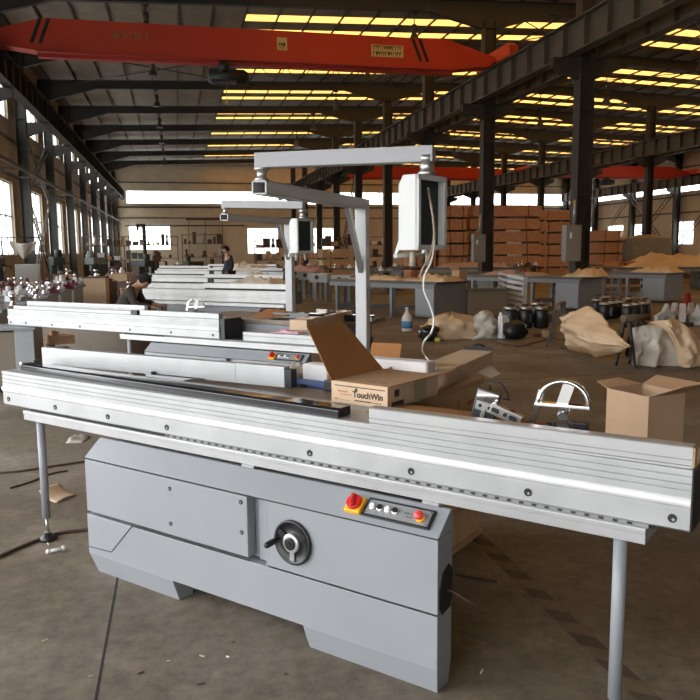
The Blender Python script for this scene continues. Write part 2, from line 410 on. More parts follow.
# roof bracing rods
for (xa, ya, xb, yb) in ((-4.6, 31.6, 4, 38), (4, 31.6, -4.6, 38), (11, 31.6, 18, 38), (18, 31.6, 11, 38), (18, 31.6, 25, 38), (25, 31.6, 18, 38), (11, 25.2, 18, 31.6), (18, 25.2, 11, 31.6), (18, 25.2, 25.5, 31.6), (25.5, 44.4, 18, 50.8)):
    m = MB(); m.tube((xa, ya, zr(xa)-.35), (xb, yb, zr(xb)-.35), .022, seg=6); struct(m, 'bracing_rod', STRUCT)
def runway(x, zt, zb, y0, y1, m0=STRUCTL):
    m = MB(); m.box(x-.012, x+.012, y0, y1, zb, zt); m.box(x-.16, x+.16, y0, y1, zb, zb+.03); m.box(x-.18, x+.18, y0, y1, zt-.03, zt)
    m.box(x-.03, x+.03, y0, y1, zt, zt+.06)
    y = y0
    while y < y1: m.box(x-.15, x+.15, y-.012, y+.012, zb+.03, zt-.03); y += 1.05
    struct(m, 'runway_girder', m0)
for x in (XL+1.2, X1-.5, X1+.5, X2-.5, X2+.5, XR-1.): runway(x, 7.3, 6.5, YN+.5, YF-.5)
for y in YR[:-1]:
    for x, sgn in ((XL+.36, (1,)), (X1, (-1, 1)), (X2, (-1, 1)), (XR-.4, (-1,))):
        for sg in sgn:
            m = MB(); m.prism([(x+sg*.2, 5.95), (x+sg*.95, 6.25), (x+sg*.95, 6.49), (x+sg*.2, 6.49)], 'y', y-.08, y+.08); struct(m, 'column_bracket', STRUCT)
# laced cross bracing between columns
def lattice(p0, p1, wd=.32):
    """two chords with rungs, running from p0 to p1 in a wall plane"""
    p0 = Vector(p0); p1 = Vector(p1); d = (p1-p0); n = Vector((1, 0, 0)).cross(d).normalized()*wd/2
    m = MB(); m.bar(p0+n, p1+n, .05, .05); m.bar(p0-n, p1-n, .05, .05)
    k = int(d.length/.36)
    for i in range(1, k): c = p0+d*i/k; m.bar(c+n, c-n, .03, .03)
    struct(m, 'lattice_brace', STRUCTL)
lattice((XL+.32, 32.0, 6.2), (XL+.32, 37.6, 3.9)); lattice((XL+.32, 37.6, 6.2), (XL+.32, 32.0, 3.9))
lattice((XL+.32, 32.2, 3.8), (XL+.32, 37.4, .2)); lattice((XL+.32, 37.4, 3.8), (XL+.32, 32.2, .2))
lattice((40.8, 57.4, 6.1), (40.8, 63.4, 1.2), .4); lattice((40.8, 63.4, 6.1), (40.8, 57.4, 1.2), .4)
lattice((40.8, 51, 6.1), (40.8, 57, 1.2), .4); lattice((40.8, 63.8, 6.1), (40.8, 69.6, 1.2), .4)
lattice((X1, 44.8, 6.3), (X1, 50.4, .3), .4)
# ------------------------------------------------------------------ overhead cranes, lamps
def crane(xa, xb, y, zb, zt, label, hoist_x=None, marks=False):
    t = thing('overhead_crane', label, 'crane', ((xa+xb)/2, y, zb)); X = lambda v: v-(xa+xb)/2; h = zt-zb
    L = X(xb); m = MB()
    # tapered box girder with a darker bottom flange
    poly = [(-L+.3, .15), (-L+1.6, 0), (L-1.6, 0), (L-.3, .15), (L-.1, .42), (L-1.7, h), (-L+1.7, h), (-L+.1, .42)]
    m.prism(poly, 'y', -.28, .28); m.build('girder', CRANE, t, bevel=.01)
    m = MB(); m.box(-L+1.5, L-1.5, -.36, .36, -.03, 0); m.box(-L+1.5, L-1.5, -.12, .12, -.12, -.03); m.build('bottom_flange', mat('crane_dark_red', (.38, .03, .015), .5), t)
    for sg in (-1, 1):
        m = MB(); m.box(sg*L-.14, sg*L+.14, -1.3, 1.3, .26, .56); m.prism([(-1.3, .56), (1.3, .56), (1.05, .66), (-1.05, .66)], 'x', sg*L-.12, sg*L+.12)
        e = m.build('end_truck', CRANE, t)
        for yy in (-1.05, 1.05):
            w = MB(); w.tube((sg*L-.06, yy, .42), (sg*L+.06, yy, .42), .17, seg=16); w.build('wheel', STEEL, e)
    if hoist_x is not None:
        hx = X(hoist_x); m = MB(); m.box(hx-.42, hx+.3, -.2, .2, -.62, -.22); m.tube((hx-.5, -.05, -.42), (hx+.55, -.05, -.42), .2, seg=14); m.ball((hx+.5, 0, -.42), .2); m.box(hx-.1, hx+.1, -.1, .1, -.22, -.1); m.tube((hx-.2, -.25, -.2), (hx+.05, -.25, -.2), .16)
        ho = m.build('hoist', mat('hoist_black', (.02, .022, .02), .5), t)
        m = MB(); m.tube((hx+.02, 0, -.6), (hx+.02, 0, -1.1), .012, seg=6); m.ball((hx+.02, 0, -1.15), .07, 1, .5, 1.2); m.build('hook', mat('hook_yellow', (.5, .35, .12), .5), ho)
        # pendant flex festoons
        m = MB()
        for i in range(6):
            x0 = hx+1.0+i*.75; m.pipe([(x0+.75*u/6, -.3, -.15-.3*sin(pi*u/6)) for u in range(7)], .012, 5)
        m.build('festoon_cable', BLACK, t)
    return t, X
cr, X = crane(XL+.85, X1-.5, 23.4, 7.1, 7.98, 'orange-red overhead crane spanning the near left bay under the roof', 1.6)
for xx in (-3.75, 7.2):
    m = MB()
    for q in (0, .22): m.prism([(X(xx)+q, .86), (X(xx)+q+.1, .86), (X(xx)+q+.36, .2), (X(xx)+q+.26, .2)] if xx > 0 else [(X(xx)+q+.3, .86), (X(xx)+q+.4, .86), (X(xx)+q+.14, .2), (X(xx)+q+.04, .2)], 'y', -.284, -.279)
    o = m.build('black_stripe', BLACK, cr)
YP = mat('old_yellow_plate', (.62, .42, .13), .6)
def plate(nm, xx, z, w, h, lines, sz):
    m = MB(); m.box(X(xx)-w/2, X(xx)+w/2, -.29, -.281, z, z+h); p = m.build(nm, YP, cr)
    r = random.Random(nm); n = len(lines)          # print too worn to read: rows of short strokes
    for i in range(n):
        q = MB(); x = X(xx)-w/2+.05; z0 = z+h-(i+1)*h/n+.03
        while x < X(xx)+w/2-.08:
            ww = r.uniform(.03, .07); q.box(x, x+ww*.35, -.294, -.29, z0, z0+sz*.8); q.box(x, x+ww, -.294, -.29, z0+sz*r.uniform(.2, .7), z0+sz*.8); x += ww+.025
        q.build('worn_print', INK, p)
plate('rating_plate', 3.25, .33, .3, .36, ['LD'], .22)
plate('maker_plate', 6.45, .28, 1.0, .34, ['\u6cb3\u5357\u8d77\u91cd\u673a', '\u6709\u9650\u516c\u53f8'], .15)
q = MB(); r = random.Random(3)
for i in range(6):
    x = X(-1.5)+i*.17; q.box(x, x+.11, -.2835, -.281, .42+r.uniform(0, .1), .47+r.uniform(0, .1)); q.box(x+.03, x+.06, -.2835, -.281, .42, .62); q.box(x, x+.1, -.2835, -.281, .58, .62)
q.build('worn_lettering', mat('dull_gold_lettering', (.3, .15, .04), .6), cr)
crane(X1+.5, X2-.5, 58, 7.1, 7.95, 'red overhead crane deep in the middle bay beyond the lumber')
crane(X2+.5, XR-1., 55, 7.1, 7.95, 'red overhead crane with a black hoist in the far right bay', 33.2)
lm = mat('lamp_housing', (.05, .045, .04), .5)
def lamp(x, y, label, drop=.0):
    zt = zr(x)-.55; t = thing('high_bay_lamp', label, 'lamp', (x, y, zt-.75-drop), 0, 'high bay lamps under the roof rafters')
    m = MB(); m.lathe([(.2, 0), (.17, .06), (.09, .22), (.07, .3), (.09, .3), (.09, .5), (.03, .54)], seg=14); m.build('lamp_shade', lm, t)
    m = MB(); m.tube((0, 0, .5), (0, 0, .75+drop), .02, seg=6); m.box(-.1, .1, -.06, .06, .7+drop, .75+drop); m.build('hanging_rod', lm, t)
rows = ((-.65, 'over the left aisle', 0), (8.0, 'left of the first column row', .15), (19., 'under the roof ridge', .9), (31, 'over the far right bay', .9))
for x, wd, dr in rows:
    for k, y in enumerate(YR[6:13]):
        nth = ['nearest', 'second', 'third', 'fourth', 'fifth', 'sixth', 'farthest'][k]
        lamp(x, y+.15, 'dark bell-shaped lamp %s, %s of its row' % (wd, nth), dr)
# ------------------------------------------------------------------ the sliding table saws
F1 = Frame(.856, 2.423, -47.2)
def hexpoly(r, n=6): return [(r*cos(2*pi*i/n), r*sin(2*pi*i/n)) for i in range(n)]
def sliding_beam(t, s0, s1, d0=.09, bolts=(), name='sliding_table'):
    """grooved extrusion; returns the part"""
    m = MB()
    # profile in (d, z): front face with lip grooves
    prof = [(d0+.30, .80), (d0+.30, .945), (d0, .945), (d0, .930), (d0+.005, .928), (d0+.005, .925), (d0, .923), (d0, .907), (d0+.005, .905), (d0+.005, .902), (d0, .900), (d0, .886), (d0+.004, .884), (d0+.004, .882),
            (d0, .880), (d0, .760), (d0+.012, .752), (d0+.03, .752), (d0+.03, .80)]
    m.prism(prof[::-1], 'x', s0, s1); b = m.build(name, ALUW, t)
    m = MB(); m.prism([(d0, .860), (d0-.004, .858), (d0-.008, .851), (d0-.009, .843), (d0-.007, .834), (d0, .829)][::-1], 'x', s0, s1); m.build('raised_lip', brushed('lip_highlight', (.72, .72, .71), .3, .2), b)  # gleam along the edge is put into the lip's pale colour
    # top: a ground strip between two grooves
    m = MB(); m.box(s0+.01, s1-.01, d0+.035, d0+.038, .9445, .9456); m.box(s0+.01, s1-.01, d0+.285, d0+.29, .9445, .9456); m.build('groove', DARK, b)
    if bolts:
        for x in bolts:
            q = MB(); q.tube((x, d0+.002, .790), (x, d0-.003, .790), .0135, seg=16); o = q.build('bolt_recess', BLACK, b)
            q = MB(); q.tube((x+.003, d0-.003, .787), (x+.003, d0-.0045, .787), .0045, seg=10); q.build('bolt_head', CASTG, b)
    return b
def rail(t, s0, s1, d0=.10, slots=None):
    m = MB(); m.prism([(d0, .685), (d0, .737), (d0+.16, .737), (d0+.16, .685)], 'x', s0, s1); m.prism([(d0-.004, .718), (d0-.004, .735), (d0, .735), (d0, .718)], 'x', s0, s1)
    r = m.build('guide_rail', ALU, t, bevel=.002)
    m = MB(); m.box(s0+.05, s1+.02, d0+.012, d0+.14, .737, .752); m.build('rail_gap', DARK, r)
    if slots:
        m = MB(); a, b, st = slots; x = a; m.box(a-.01, b+.02, d0+.001, d0+.011, .739, .7535)
        m.cur = 1
        while x < b: m.box(x, x+.015, d0-.002, d0+.001, .7435, .7505); x += st
        m.build('slotted_strip', [mat('strip_shaded', (.22, .22, .22), .5), BLACK], r)  # strip colour darkened for the shadow under the beam's lower lip
    return r
def support_leg(t, s, d, top=.69, r=.022):
    m = MB(); m.tube((s, d, .13), (s, d, top), r, seg=18); g = m.build('support_leg', GREY, t)
    m = MB(); m.tube((s, d, .04), (s, d, .13), .008, seg=8); m.lathe([(.018, .045), (.018, .052)], (s, d, 0), seg=6, smooth=False); m.build('threaded_rod', STEEL, g)
    m = MB(); m.lathe([(.045, 0), (.047, .012), (.03, .03), (.012, .042)], (s, d, 0)); m.build('rubber_foot', BLACK, g)
_s1 = F1.atd(170.4, 488.5, 0); _s2 = F1.atd(171.4, 523.4, 0); _t1 = F1.atd(132, 523.5, 0); _t2 = F1.atd(111.5, 552, 0); _t3 = F1.atd(92, 547, 0)
def cabinet_body(t):
    m = MB()  # lower skirt with two feet
    m.box(-1.975, 0, 0, .11, .100, .303)
    for (a_, b_, c_, e_) in ((-1.975, -1.368, -1.935, -1.35), (-.612, 0, -.594, -.010)):
        m.add([(a_, 0, .100), (b_, 0, .100), (b_, .11, .100), (a_, .11, .100), (c_, .022, 0), (e_, .022, 0), (e_, .11, 0), (c_, .11, 0)], [(0, 1, 2, 3), (4, 7, 6, 5), (0, 4, 5, 1), (2, 6, 7, 3), (1, 5, 6, 2), (0, 3, 7, 4)])
    c = m.build('base_cabinet', GREY, t, bevel=.003)
    m = MB(); m.box(-1.88, -1.36, .13, .70, 0, .10); m.box(-.60, -.42, .13, .70, 0, .10); m.box(-1.88, -.40, .13, .72, .10, .66); m.build('rear_body', GREY, c, bevel=.003)
    m = MB()  # sloping shoulder over the front
    m.prism([(.0, .592), (.098, .672), (.115, .672), (.115, .592)], 'x', -1.972, 0.); m.build('sloping_shoulder', GREY, c, bevel=.002)
    m = MB(); m.prism([(0, .31), (0, .588), (.113, .588), (.113, .31)], 'x', -.785, 0); m.build('front_panel', GREY, c, bevel=.002)
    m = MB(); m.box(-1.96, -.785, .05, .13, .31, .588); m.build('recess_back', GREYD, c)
    m = MB(); m.box(-.862, -.785, .035, .05, .31, .588); m.box(-.795, -.785, .0, .035, .31, .588); m.build('recess_channel', GREY, c)
    # access panel, standing a little proud, with a slanted trim line
    m = MB(); m.box(-1.965, -.892, -.004, .045, .322, .585); a = m.build('access_panel', GREY, t, bevel=.0025)
    for x, z in ((_s1.x, _s1.z), (_s2.x, _s2.z), (-.925, .557), (-.925, .425)):
        q = MB(); q.tube((x, -.003, z), (x, -.0065, z), .010, seg=14); b = q.build('screw', BLACK, a)
        q = MB(); q.tube((x, -.0065, z), (x, -.008, z), .0045, seg=6); q.build('screw_socket', GREYD, b)
    m = MB(); m.box(_t1.x-.004, -.892, -.0012, .0, .304, .309); m.box(-.785, 0, -.0012, 0, .304, .3075)
    m.bar((_t1.x, -.001, .306), (_t2.x, -.001, _t2.z), .0024, .0055, up=(0, 1, 0)); m.bar((_t2.x, -.001, _t2.z), (-1.966, -.001, _t3.z), .0024, .0045, up=(0, 1, 0))
    m.build('seam', DARK, c)
    m = MB(); m.box(-1.972, -.0, -.001, .004, .587, .592); m.build('shoulder_seam', DARK, c)
    return c
def handwheel(t, s=-.648, z=.442):
    o = Vector((s, 0, z)); ax = (0, -1, 0); m = MB()
    m.lathe([(.088, .0), (.093, .006), (.093, .012), (.088, .017), (.080, .014), (.076, .008), (.04, .006), (.036, .010), (.0, .010)], o, ax, seg=40)
    w = m.build('handwheel', BLACK, t)
    m = MB(); m.lathe([(.040, .008), (.040, .020), (.036, .024), (.026, .024)], o, ax, seg=28); h = m.build('wheel_hub', mat('hub_silver', (.6, .6, .6), .3, .6), w)
    m = MB(); m.lathe([(.025, .022), (.025, .030), (.02, .032)], o, ax, seg=24); m.lathe([(.009, .03), (.009, .036)], o, ax, seg=6); m.build('hub_knob', BLACK, w)
    for k in range(3):
        a = radians(270+120*k); m = MB()
        c = o+Vector((cos(a)*.058, -.012, sin(a)*.058)); m.bar(c-Vector((cos(a), 0, sin(a)))*.022, c+Vector((cos(a), 0, sin(a)))*.018, .022, .005, up=(0, 1, 0))
        for q in (-1, 0, 1): m.ball(c+Vector((cos(a+q*.35)*.012, 0, sin(a+q*.35)*.012)), .008, 1, .4, 1)
        m.build('spoke', mat('spoke_metal', (.5, .5, .5), .3, .7) if k == 0 else BLACK, w)
    p = o+Vector((-.068, -.014, .004)); m = MB(); m.lathe([(.006, 0), (.006, .012), (.009, .014), (.013, .03), (.013, .06), (.010, .068), (.002, .07)], p, Vector((-.25, -1, -.22)), seg=16); m.build('crank_handle', BLACK, w)
SH = Vector((0, .098, .08)).normalized(); SHN = Vector((0, -.08, .098)).normalized()   # along and out of the shoulder
def shp(s, v, h=0): return Vector((s, 0, .592))+SH*v+SHN*h
def shbox(m, s0, s1, v0, v1, h0, h1):
    M = Matrix.Translation(Vector((0, 0, .592))) @ Matrix((Vector((1, 0, 0)), SH, SHN)).transposed().to_4x4()
    return m.box(s0, s1, v0, v1, h0, h1, M)
def switches(t, detail=True):
    m = MB(); shbox(m, -.408, -.338, .022, .092, 0, .022); b = m.build('switch_box', YEL, t, bevel=.004)
    m = MB(); m.lathe([(.030, .02), (.031, .026), (.031, .034), (.028, .037)], shp(-.374, .060), SHN, seg=28); k = m.build('rotary_switch', RED, b)
    m = MB(); M = basis(shp(-.374, .060, .035), (cos(1.9), SH.y*sin(1.9), SH.z*sin(1.9)), (-sin(1.9), SH.y*cos(1.9), SH.z*cos(1.9))); m.box(-.028, .028, -.008, .008, 0, .014, M); m.build('switch_lever', mat('deep_red', (.4, .01, .01), .3), b, bevel=.003)
    m = MB(); shbox(m, -.332, -.045, .024, .104, 0, .010); p = m.build('control_panel', BLACK, t, bevel=.002)
    m = MB(); shbox(m, -.322, -.055, .033, .095, .010, .0115); m.build('panel_face', mat('panel_silver', (.36, .36, .36), .4, .5), p)
    cols_ = (('push_button', mat('button_clear', (.7, .72, .7), .2), .066), ('push_button', BLACK, .066), ('push_button', mat('button_clear', (.7, .72, .7), .2), .066), ('push_button', BLACK, .066))
    for i, (nm, mm, v) in enumerate(cols_):
        s = -.300+i*.0335
        m = MB(); m.lathe([(.0145, .011), (.0145, .017), (.012, .019)], shp(s, v), SHN, seg=20); q = m.build('button_ring', CHROME, p)
        m = MB(); m.lathe([(.0112, .015), (.011, .0225), (.009, .024)], shp(s, v), SHN, seg=18); m.build(nm, mm, q)
        m = MB(); m.lathe([(.0018, .0115), (.0018, .013)], shp(s, .042), SHN, seg=8); m.build('indicator', STEEL, q)
    m = MB(); m.lathe([(.018, .0115), (.018, .018)], shp(-.092, .060), SHN, seg=22); q = m.build('button_collar', YEL, p)
    m = MB(); m.lathe([(.010, .018), (.010, .026), (.0175, .030), (.019, .036), (.015, .042), (.0, .044)], shp(-.092, .060), SHN, seg=24); m.build('emergency_stop', mat('stop_red', (.65, .05, .05), .35), q)
    for s, v in ((-.316, .039), (-.316, .09), (-.060, .039), (-.060, .09)):
        m = MB(); m.lathe([(.0025, .011), (.0025, .0125)], shp(s, v), SHN, seg=8); m.build('panel_screw', DARK, p)
    if detail:
        for i, tx in enumerate(('EMERGENCY', 'STOP')):
            text_obj(tx, .0115, 'panel_lettering', DARK, p, basis(shp(-.163+i*.012, .064-i*.014, .0117), (1, 0, 0), SH), .0002)

def az_dir(vx, level=250):
    """horizontal direction of lines that vanish at pixel column vx"""
    d = ray(vx, level); return Vector((d.x, d.y, 0)).normalized()
def arm_set(t, F, P, ztop, low_end, low_vx, up_end, up_vx, box_px, box_vx=940, foot=0., wd=.064, hh=.054, cable=True, k=1.):
    """post, cantilever arm, swivelling upper arm and the hanging cabinet; sights fix the directions"""
    W = lambda v: F.loc(v)                                  # world to machine axes
    Pw = F.w(P[0], P[1])
    dl = az_dir(low_vx); nl = Vector((dl.y, -dl.x, 0))
    E1 = onplane(low_end[0], low_end[1], Pw, nl); zl = ztop-hh/2
    E1 = Vector((E1.x, E1.y, zl)); Pt = Vector((Pw.x, Pw.y, zl))
    m = MB(); Pl = W(Pt); dlm = W(Pw+dl)-W(Pw)
    ang = atan2(dlm.y, dlm.x); M = Matrix.Translation((Pl.x, Pl.y, 0)) @ Matrix.Rotation(ang, 4, 'Z')
    h2 = wd/2; m.box(-h2, h2, -h2, h2, foot, ztop, M); m.box(-h2*1.9, h2*1.9, -h2*1.9, h2*1.9, foot, foot+.012, M)
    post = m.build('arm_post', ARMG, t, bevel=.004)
    a = W(Vector((E1.x, E1.y, zl))); b = W(Pt)
    L = (b-a).length; M2 = Matrix.Translation(a) @ Matrix.Rotation(ang, 4, 'Z'); m = MB(); tk = .006
    m.box(0, L+h2, -h2, -h2+tk, -hh/2, hh/2, M2); m.box(0, L+h2, h2-tk, h2, -hh/2, hh/2, M2); m.box(0, L+h2, -h2, h2, hh/2-tk, hh/2, M2); m.box(0, L+h2, -h2, h2, -hh/2, -hh/2+tk, M2)
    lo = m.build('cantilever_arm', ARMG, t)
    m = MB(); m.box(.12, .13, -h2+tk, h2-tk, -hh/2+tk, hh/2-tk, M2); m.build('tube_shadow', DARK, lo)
    m = MB(); q0 = M2 @ Vector((L-.24*k, 0, -hh/2)); q1 = Vector((b.x, b.y, zl-0.40*k)); m.bar(q0, q1, wd*.42, wd*.42); m.build('gusset_brace', STEEL, t)
    # upper arm
    du = az_dir(up_vx)*-1; nu = Vector((du.y, -du.x, 0))
    e2 = onplane(up_end[0], up_end[1], E1, nu); z2 = zl+hh/2+.052*k+hh/2
    st = Vector((E1.x, E1.y, z2)) - du*.02*k + dl*.03; en = Vector((e2.x, e2.y, e2.z))
    m = MB(); m.bar(W(st), W(en), wd*.95, hh*1.08); up = m.build('swivel_arm', mat('arm_grey', (.33, .33, .335), .5), t, bevel=.003)
    pv = W(E1 + dl*.03); m = MB(); m.lathe([(.03*k, hh/2), (.03*k, hh/2+.01), (.02*k, hh/2+.012), (.02*k, hh/2+.04*k), (.03*k, hh/2+.042*k), (.03*k, hh/2+.055*k)], pv, seg=18); m.build('pivot_bearing', STEEL, lo)
    # hanging cabinet: open at the back, chamfered front
    bx = onplane(box_px[0], box_px[1], E1, nu); bl = W(bx)
    da = az_dir(box_vx); dm = W(Pw+da)-W(Pw); A = atan2(dm.y, dm.x)
    zt = bl.z-.022*k; w_, d_, h_ = .20*k, .045*k, .275*k   # along dl, across, height
    MBx = Matrix.Translation((bl.x, bl.y, zt)) @ Matrix.Rotation(A, 4, 'Z')
    m = MB(); m.lathe([(.034*k, .0), (.034*k, .015), (.026*k, .02), (.026*k, .05*k), (.034*k, .052*k), (.034*k, .075*k)], MBx @ Vector((0, 0, -.0)), seg=20); m.build('swivel_collar', STEEL, up)
    m = MB(); tk = .006; y1 = -d_/2; y0 = d_/2   # opening towards -y (camera right side), body towards +y
    for args in ((-w_/2, w_/2, -d_, -d_+tk*0+.0, 0, 0),): pass
    X0, X1b = -w_/2, w_/2
    # shell: sides, top, bottom, with chamfered far edge
    prof = [(-d_*.5, 0), (d_*.9, 0), (d_*1.35, -.035*k), (d_*1.35, -h_), (-d_*.5, -h_)]
    m.prism(prof, 'x', X0, X0+tk, MBx); m.prism(prof, 'x', X1b-tk, X1b, MBx)
    for (pa, pb) in ((prof[0], prof[1]), (prof[1], prof[2]), (prof[2], prof[3]), (prof[3], prof[4])):
        m.prism([pa, pb, (pb[0]*.97, pb[1]*.985-.002), (pa[0]*.97, pa[1]*.985-.002)], 'x', X0, X1b, MBx)
    ya = -d_*.5-.001
    lip = .016*k
    m.box(X0, X0+lip, ya-.004, ya+.01, -h_, 0, MBx); m.box(X1b-lip, X1b, ya-.004, ya+.01, -h_, 0, MBx); m.box(X0, X1b, ya-.004, ya+.01, -h_, -h_+lip*1.2, MBx); m.box(X0, X1b, ya-.004, ya+.01, -lip*1.2, 0, MBx)
    cb = m.build('control_cabinet', mat('cabinet_white', (.52, .52, .50), .45), t)
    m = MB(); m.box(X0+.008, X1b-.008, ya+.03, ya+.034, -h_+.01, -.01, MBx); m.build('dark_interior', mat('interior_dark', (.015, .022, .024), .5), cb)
    m = MB(); m.prism([(d_*1.35, -h_*.86), (d_*1.35, -h_), (d_*1.75, -h_*1.12), (d_*1.75, -h_*1.04)], 'x', X0, X0+.012*k, MBx); m.prism([(d_*1.35, -h_*.86), (d_*1.35, -h_), (d_*1.75, -h_*1.12), (d_*1.75, -h_*1.04)], 'x', X1b-.012*k, X1b, MBx)
    m.tube(MBx @ Vector((X0, d_*1.68, -h_*1.07)), MBx @ Vector((X1b, d_*1.68, -h_*1.07)), .009*k); m.build('grab_handle', mat('cabinet_white', (.52, .52, .50)), cb)
    for xx in (-.3, .25):
        m = MB(); m.tube(MBx @ Vector((xx*w_, d_*.55, -h_)), MBx @ Vector((xx*w_, d_*.55, -h_-.06*k)), .011*k)
        m.build('cable_gland', mat('gland_cream', (.36, .31, .24), .5), cb)
    return dict(box=MBx, d=d_, h=h_, w=w_)

def saw_table(t, s0=-1.75, s1=-.60, d1=1.16):
    m = MB(); m.box(s0, s1, .415, d1, .885, .93); tb = m.build('saw_table', CASTT, t, bevel=.004)
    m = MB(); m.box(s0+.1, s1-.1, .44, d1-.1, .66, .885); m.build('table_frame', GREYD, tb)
    return tb

SAW_LABEL = 'large grey sliding table saw with long aluminium beam, handwheel and yellow-red switches, nearest the camera'
saw = thing('panel_saw', SAW_LABEL, 'saw', F1.o, F1.a)
cabinet_body(saw); handwheel(saw); switches(saw)
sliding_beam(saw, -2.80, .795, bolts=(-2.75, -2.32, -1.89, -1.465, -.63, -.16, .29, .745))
rail(saw, -2.63, .668, slots=(-1.48, .655, .0445))
support_leg(saw, -2.53, .135); support_leg(saw, .585, .135)
saw_table(saw)
m = MB(); m.box(.795, .80, .085, .39, .752, .945); m.build('end_cap', BLACK, saw)
m = MB(); m.box(-.55, .60, .40, .52, .70, .80); m.box(.60, .90, .42, .50, .72, .80); m.build('crosscut_support', BLACK, saw)
for q_ in (-.115, -1.005): m = MB(); m.box(q_, q_+.068, .092, .17, .675, .686); m.build('clamp_plate', ALU, saw)
# clamping shoe at the far left end of the beam
m = MB(); m.box(-2.79, -2.70, .20, .26, .945, .975); m.tube((-2.80, .23, .965), (-2.83, .23, .965), .014); e = m.build('end_stop', STEEL, saw)
m = MB(); m.tube((-2.76, .28, .95), (-2.76, .28, .985), .018); m.tube((-2.72, .17, .95), (-2.72, .17, .97), .015); m.build('stop_knob', BLACK, e)
P1 = (-1.15, 1.27)
AR = arm_set(saw, F1, P1, 1.875, (259, 186), 625, (434, 154), -2850, (427, 170))
# power cable hanging from the cabinet
B = AR['box']
def cab(pts, r, m_, name='hanging_cable'):
    from mathutils import geometry
    out = []; P = [Vector(p) for p in pts]; P = [P[0]*2-P[1]]+P+[P[-1]*2-P[-2]]
    for i in range(1, len(P)-2):
        for k in range(8):
            u = k/8; a, b, c, d = P[i-1], P[i], P[i+1], P[i+2]
            out.append(.5*((2*b)+(c-a)*u+(2*a-5*b+4*c-d)*u*u+(3*b-a-3*c+d)*u**3))
    out.append(P[-2]); mb = MB(); mb.pipe(out, r, 7); return mb.build(name, m_, saw)
CW = mat('cable_white', (.62, .6, .54), .5); CB = mat('cable_brown', (.3, .22, .14), .5)
dcab = (B.translation.xy-Vector((0, 0))).length
pl = F1.w(B.translation.x, B.translation.y)
def onbox(px, py, off=0): # the vertical plane facing the camera through the cabinet
    n = Vector((pl.x, pl.y, 0)).normalized(); q = onplane(px, py, pl+n*off, n); return F1.loc(q)
cab([onbox(428, 188, -.02), onbox(431, 205, -.08), onbox(434, 225, -.1), onbox(434, 245, -.09), onbox(431, 262, -.05), onbox(425, 275), onbox(424, 290), onbox(430, 305), onbox(434, 320), onbox(431, 333), onbox(424, 342), F1.loc(onz(423, 352, 1.08)), F1.loc(onz(430, 362, 1.02)), F1.loc(onz(437, 371, .985))], .0042, CW)
cab([onbox(428, 190, -.03), onbox(432, 210, -.1), onbox(434, 235, -.1), onbox(430, 255, -.07), onbox(423, 268), onbox(420, 276)], .0042, CB)
# the inlet plate on the right end of the base
m = MB(); m.prism([(.01, .40), (.01, .33), (.03, .30), (.09, .31), (.108, .34), (.108, .45), (.08, .475), (.035, .455)], 'x', 0, .004); sk = m.build('cable_inlet', BLACK, saw)
m = MB()
for k in range(4): m.pipe([(.003, .07+.006*k, .38), (.025+.01*k, .075, .376-.004*k), (.05+.02*k, .07+.01*k, .372-.012*k)], .0035, 6)
m.build('loose_wires', mat('wire_brown', (.07, .03, .02), .5), sk)
# ------------------------------------------------------------------ things lying on the near saw
def lying(name, label, cat, F, s, d, z, ang=0., group=None):
    """a thing whose x axis runs along the machine table, turned by ang degrees"""
    return thing(name, label, cat, F.w(s, d, z), F.a+radians(ang), group)
# long crosscut fence on the left
a = Vector((-2.84, .372)); b = Vector((-1.10, .515)); L = (b-a).length; an = math.degrees(atan2((b-a).y, (b-a).x))
t = lying('crosscut_fence', 'long white aluminium fence with black end cap lying on the near saw', 'fence', F1, a.x, a.y, .946, an)
m = MB(); m.box(0, L-.30, 0, .045, 0, .098); m.box(0, L-.30, -.002, 0, .030, .033); m.build('fence_profile', ALUW, t, bevel=.002)
m = MB(); m.box(L-.298, L-.004, -.0015, .0465, 0, .1); m.build('sliding_extension', ALUW, t, bevel=.002)
m = MB(); m.box(L-.004, L+.035, 0, .05, -.0, .088); m.build('end_cap', BLACK, t, bevel=.003)
m = MB(); m.tube((.9, -.012, .004), (.9, -.012, .02), .012); m.box(.9, 1.25, -.012, -.004, .002, .007); m.build('stop_rod', DARK, t)
# black ground bar
t = lying('steel_bar', 'long glossy black bar with square end lying along the near saw table', 'bar', F1, -2.72, .155, .946, -1.2)
m = MB(); m.prism([(0, 0), (.085, 0), (.085, .036), (.012, .036), (0, .028)], 'x', 0, 2.22); m.build('bar_body', BLACKG, t, bevel=.002)
m = MB(); m.box(2.22, 2.2215, .004, .081, .003, .034); m.tube((2.05, -.001, .016), (2.05, .001, .016), .007); m.build('end_face', BLACK, t)
# loose aluminium fence profile at the right
a = Vector((-.335, .075)); b = Vector((.79, .105)); L = (b-a).length; an = math.degrees(atan2((b-a).y, (b-a).x))
t = lying('fence_profile', 'loose grooved aluminium profile lying along the right end of the near saw', 'profile', F1, a.x, a.y, .9462, an)
m = MB(); m.prism([(0, 0), (0, .006), (.006, .008), (.006, .0105), (.001, .012), (.001, .024), (.005, .0255), (.005, .0275), (.001, .029), (.001, .062), (.006, .066), (.05, .066), (.05, 0)][::-1], 'x', 0, L); m.build('profile_body', ALU, t)
m = MB(); m.box(L, L+.006, .004, .046, .002, .062); m.build('end_plug', mat('tan_plug', (.45, .28, .12), .6), t)
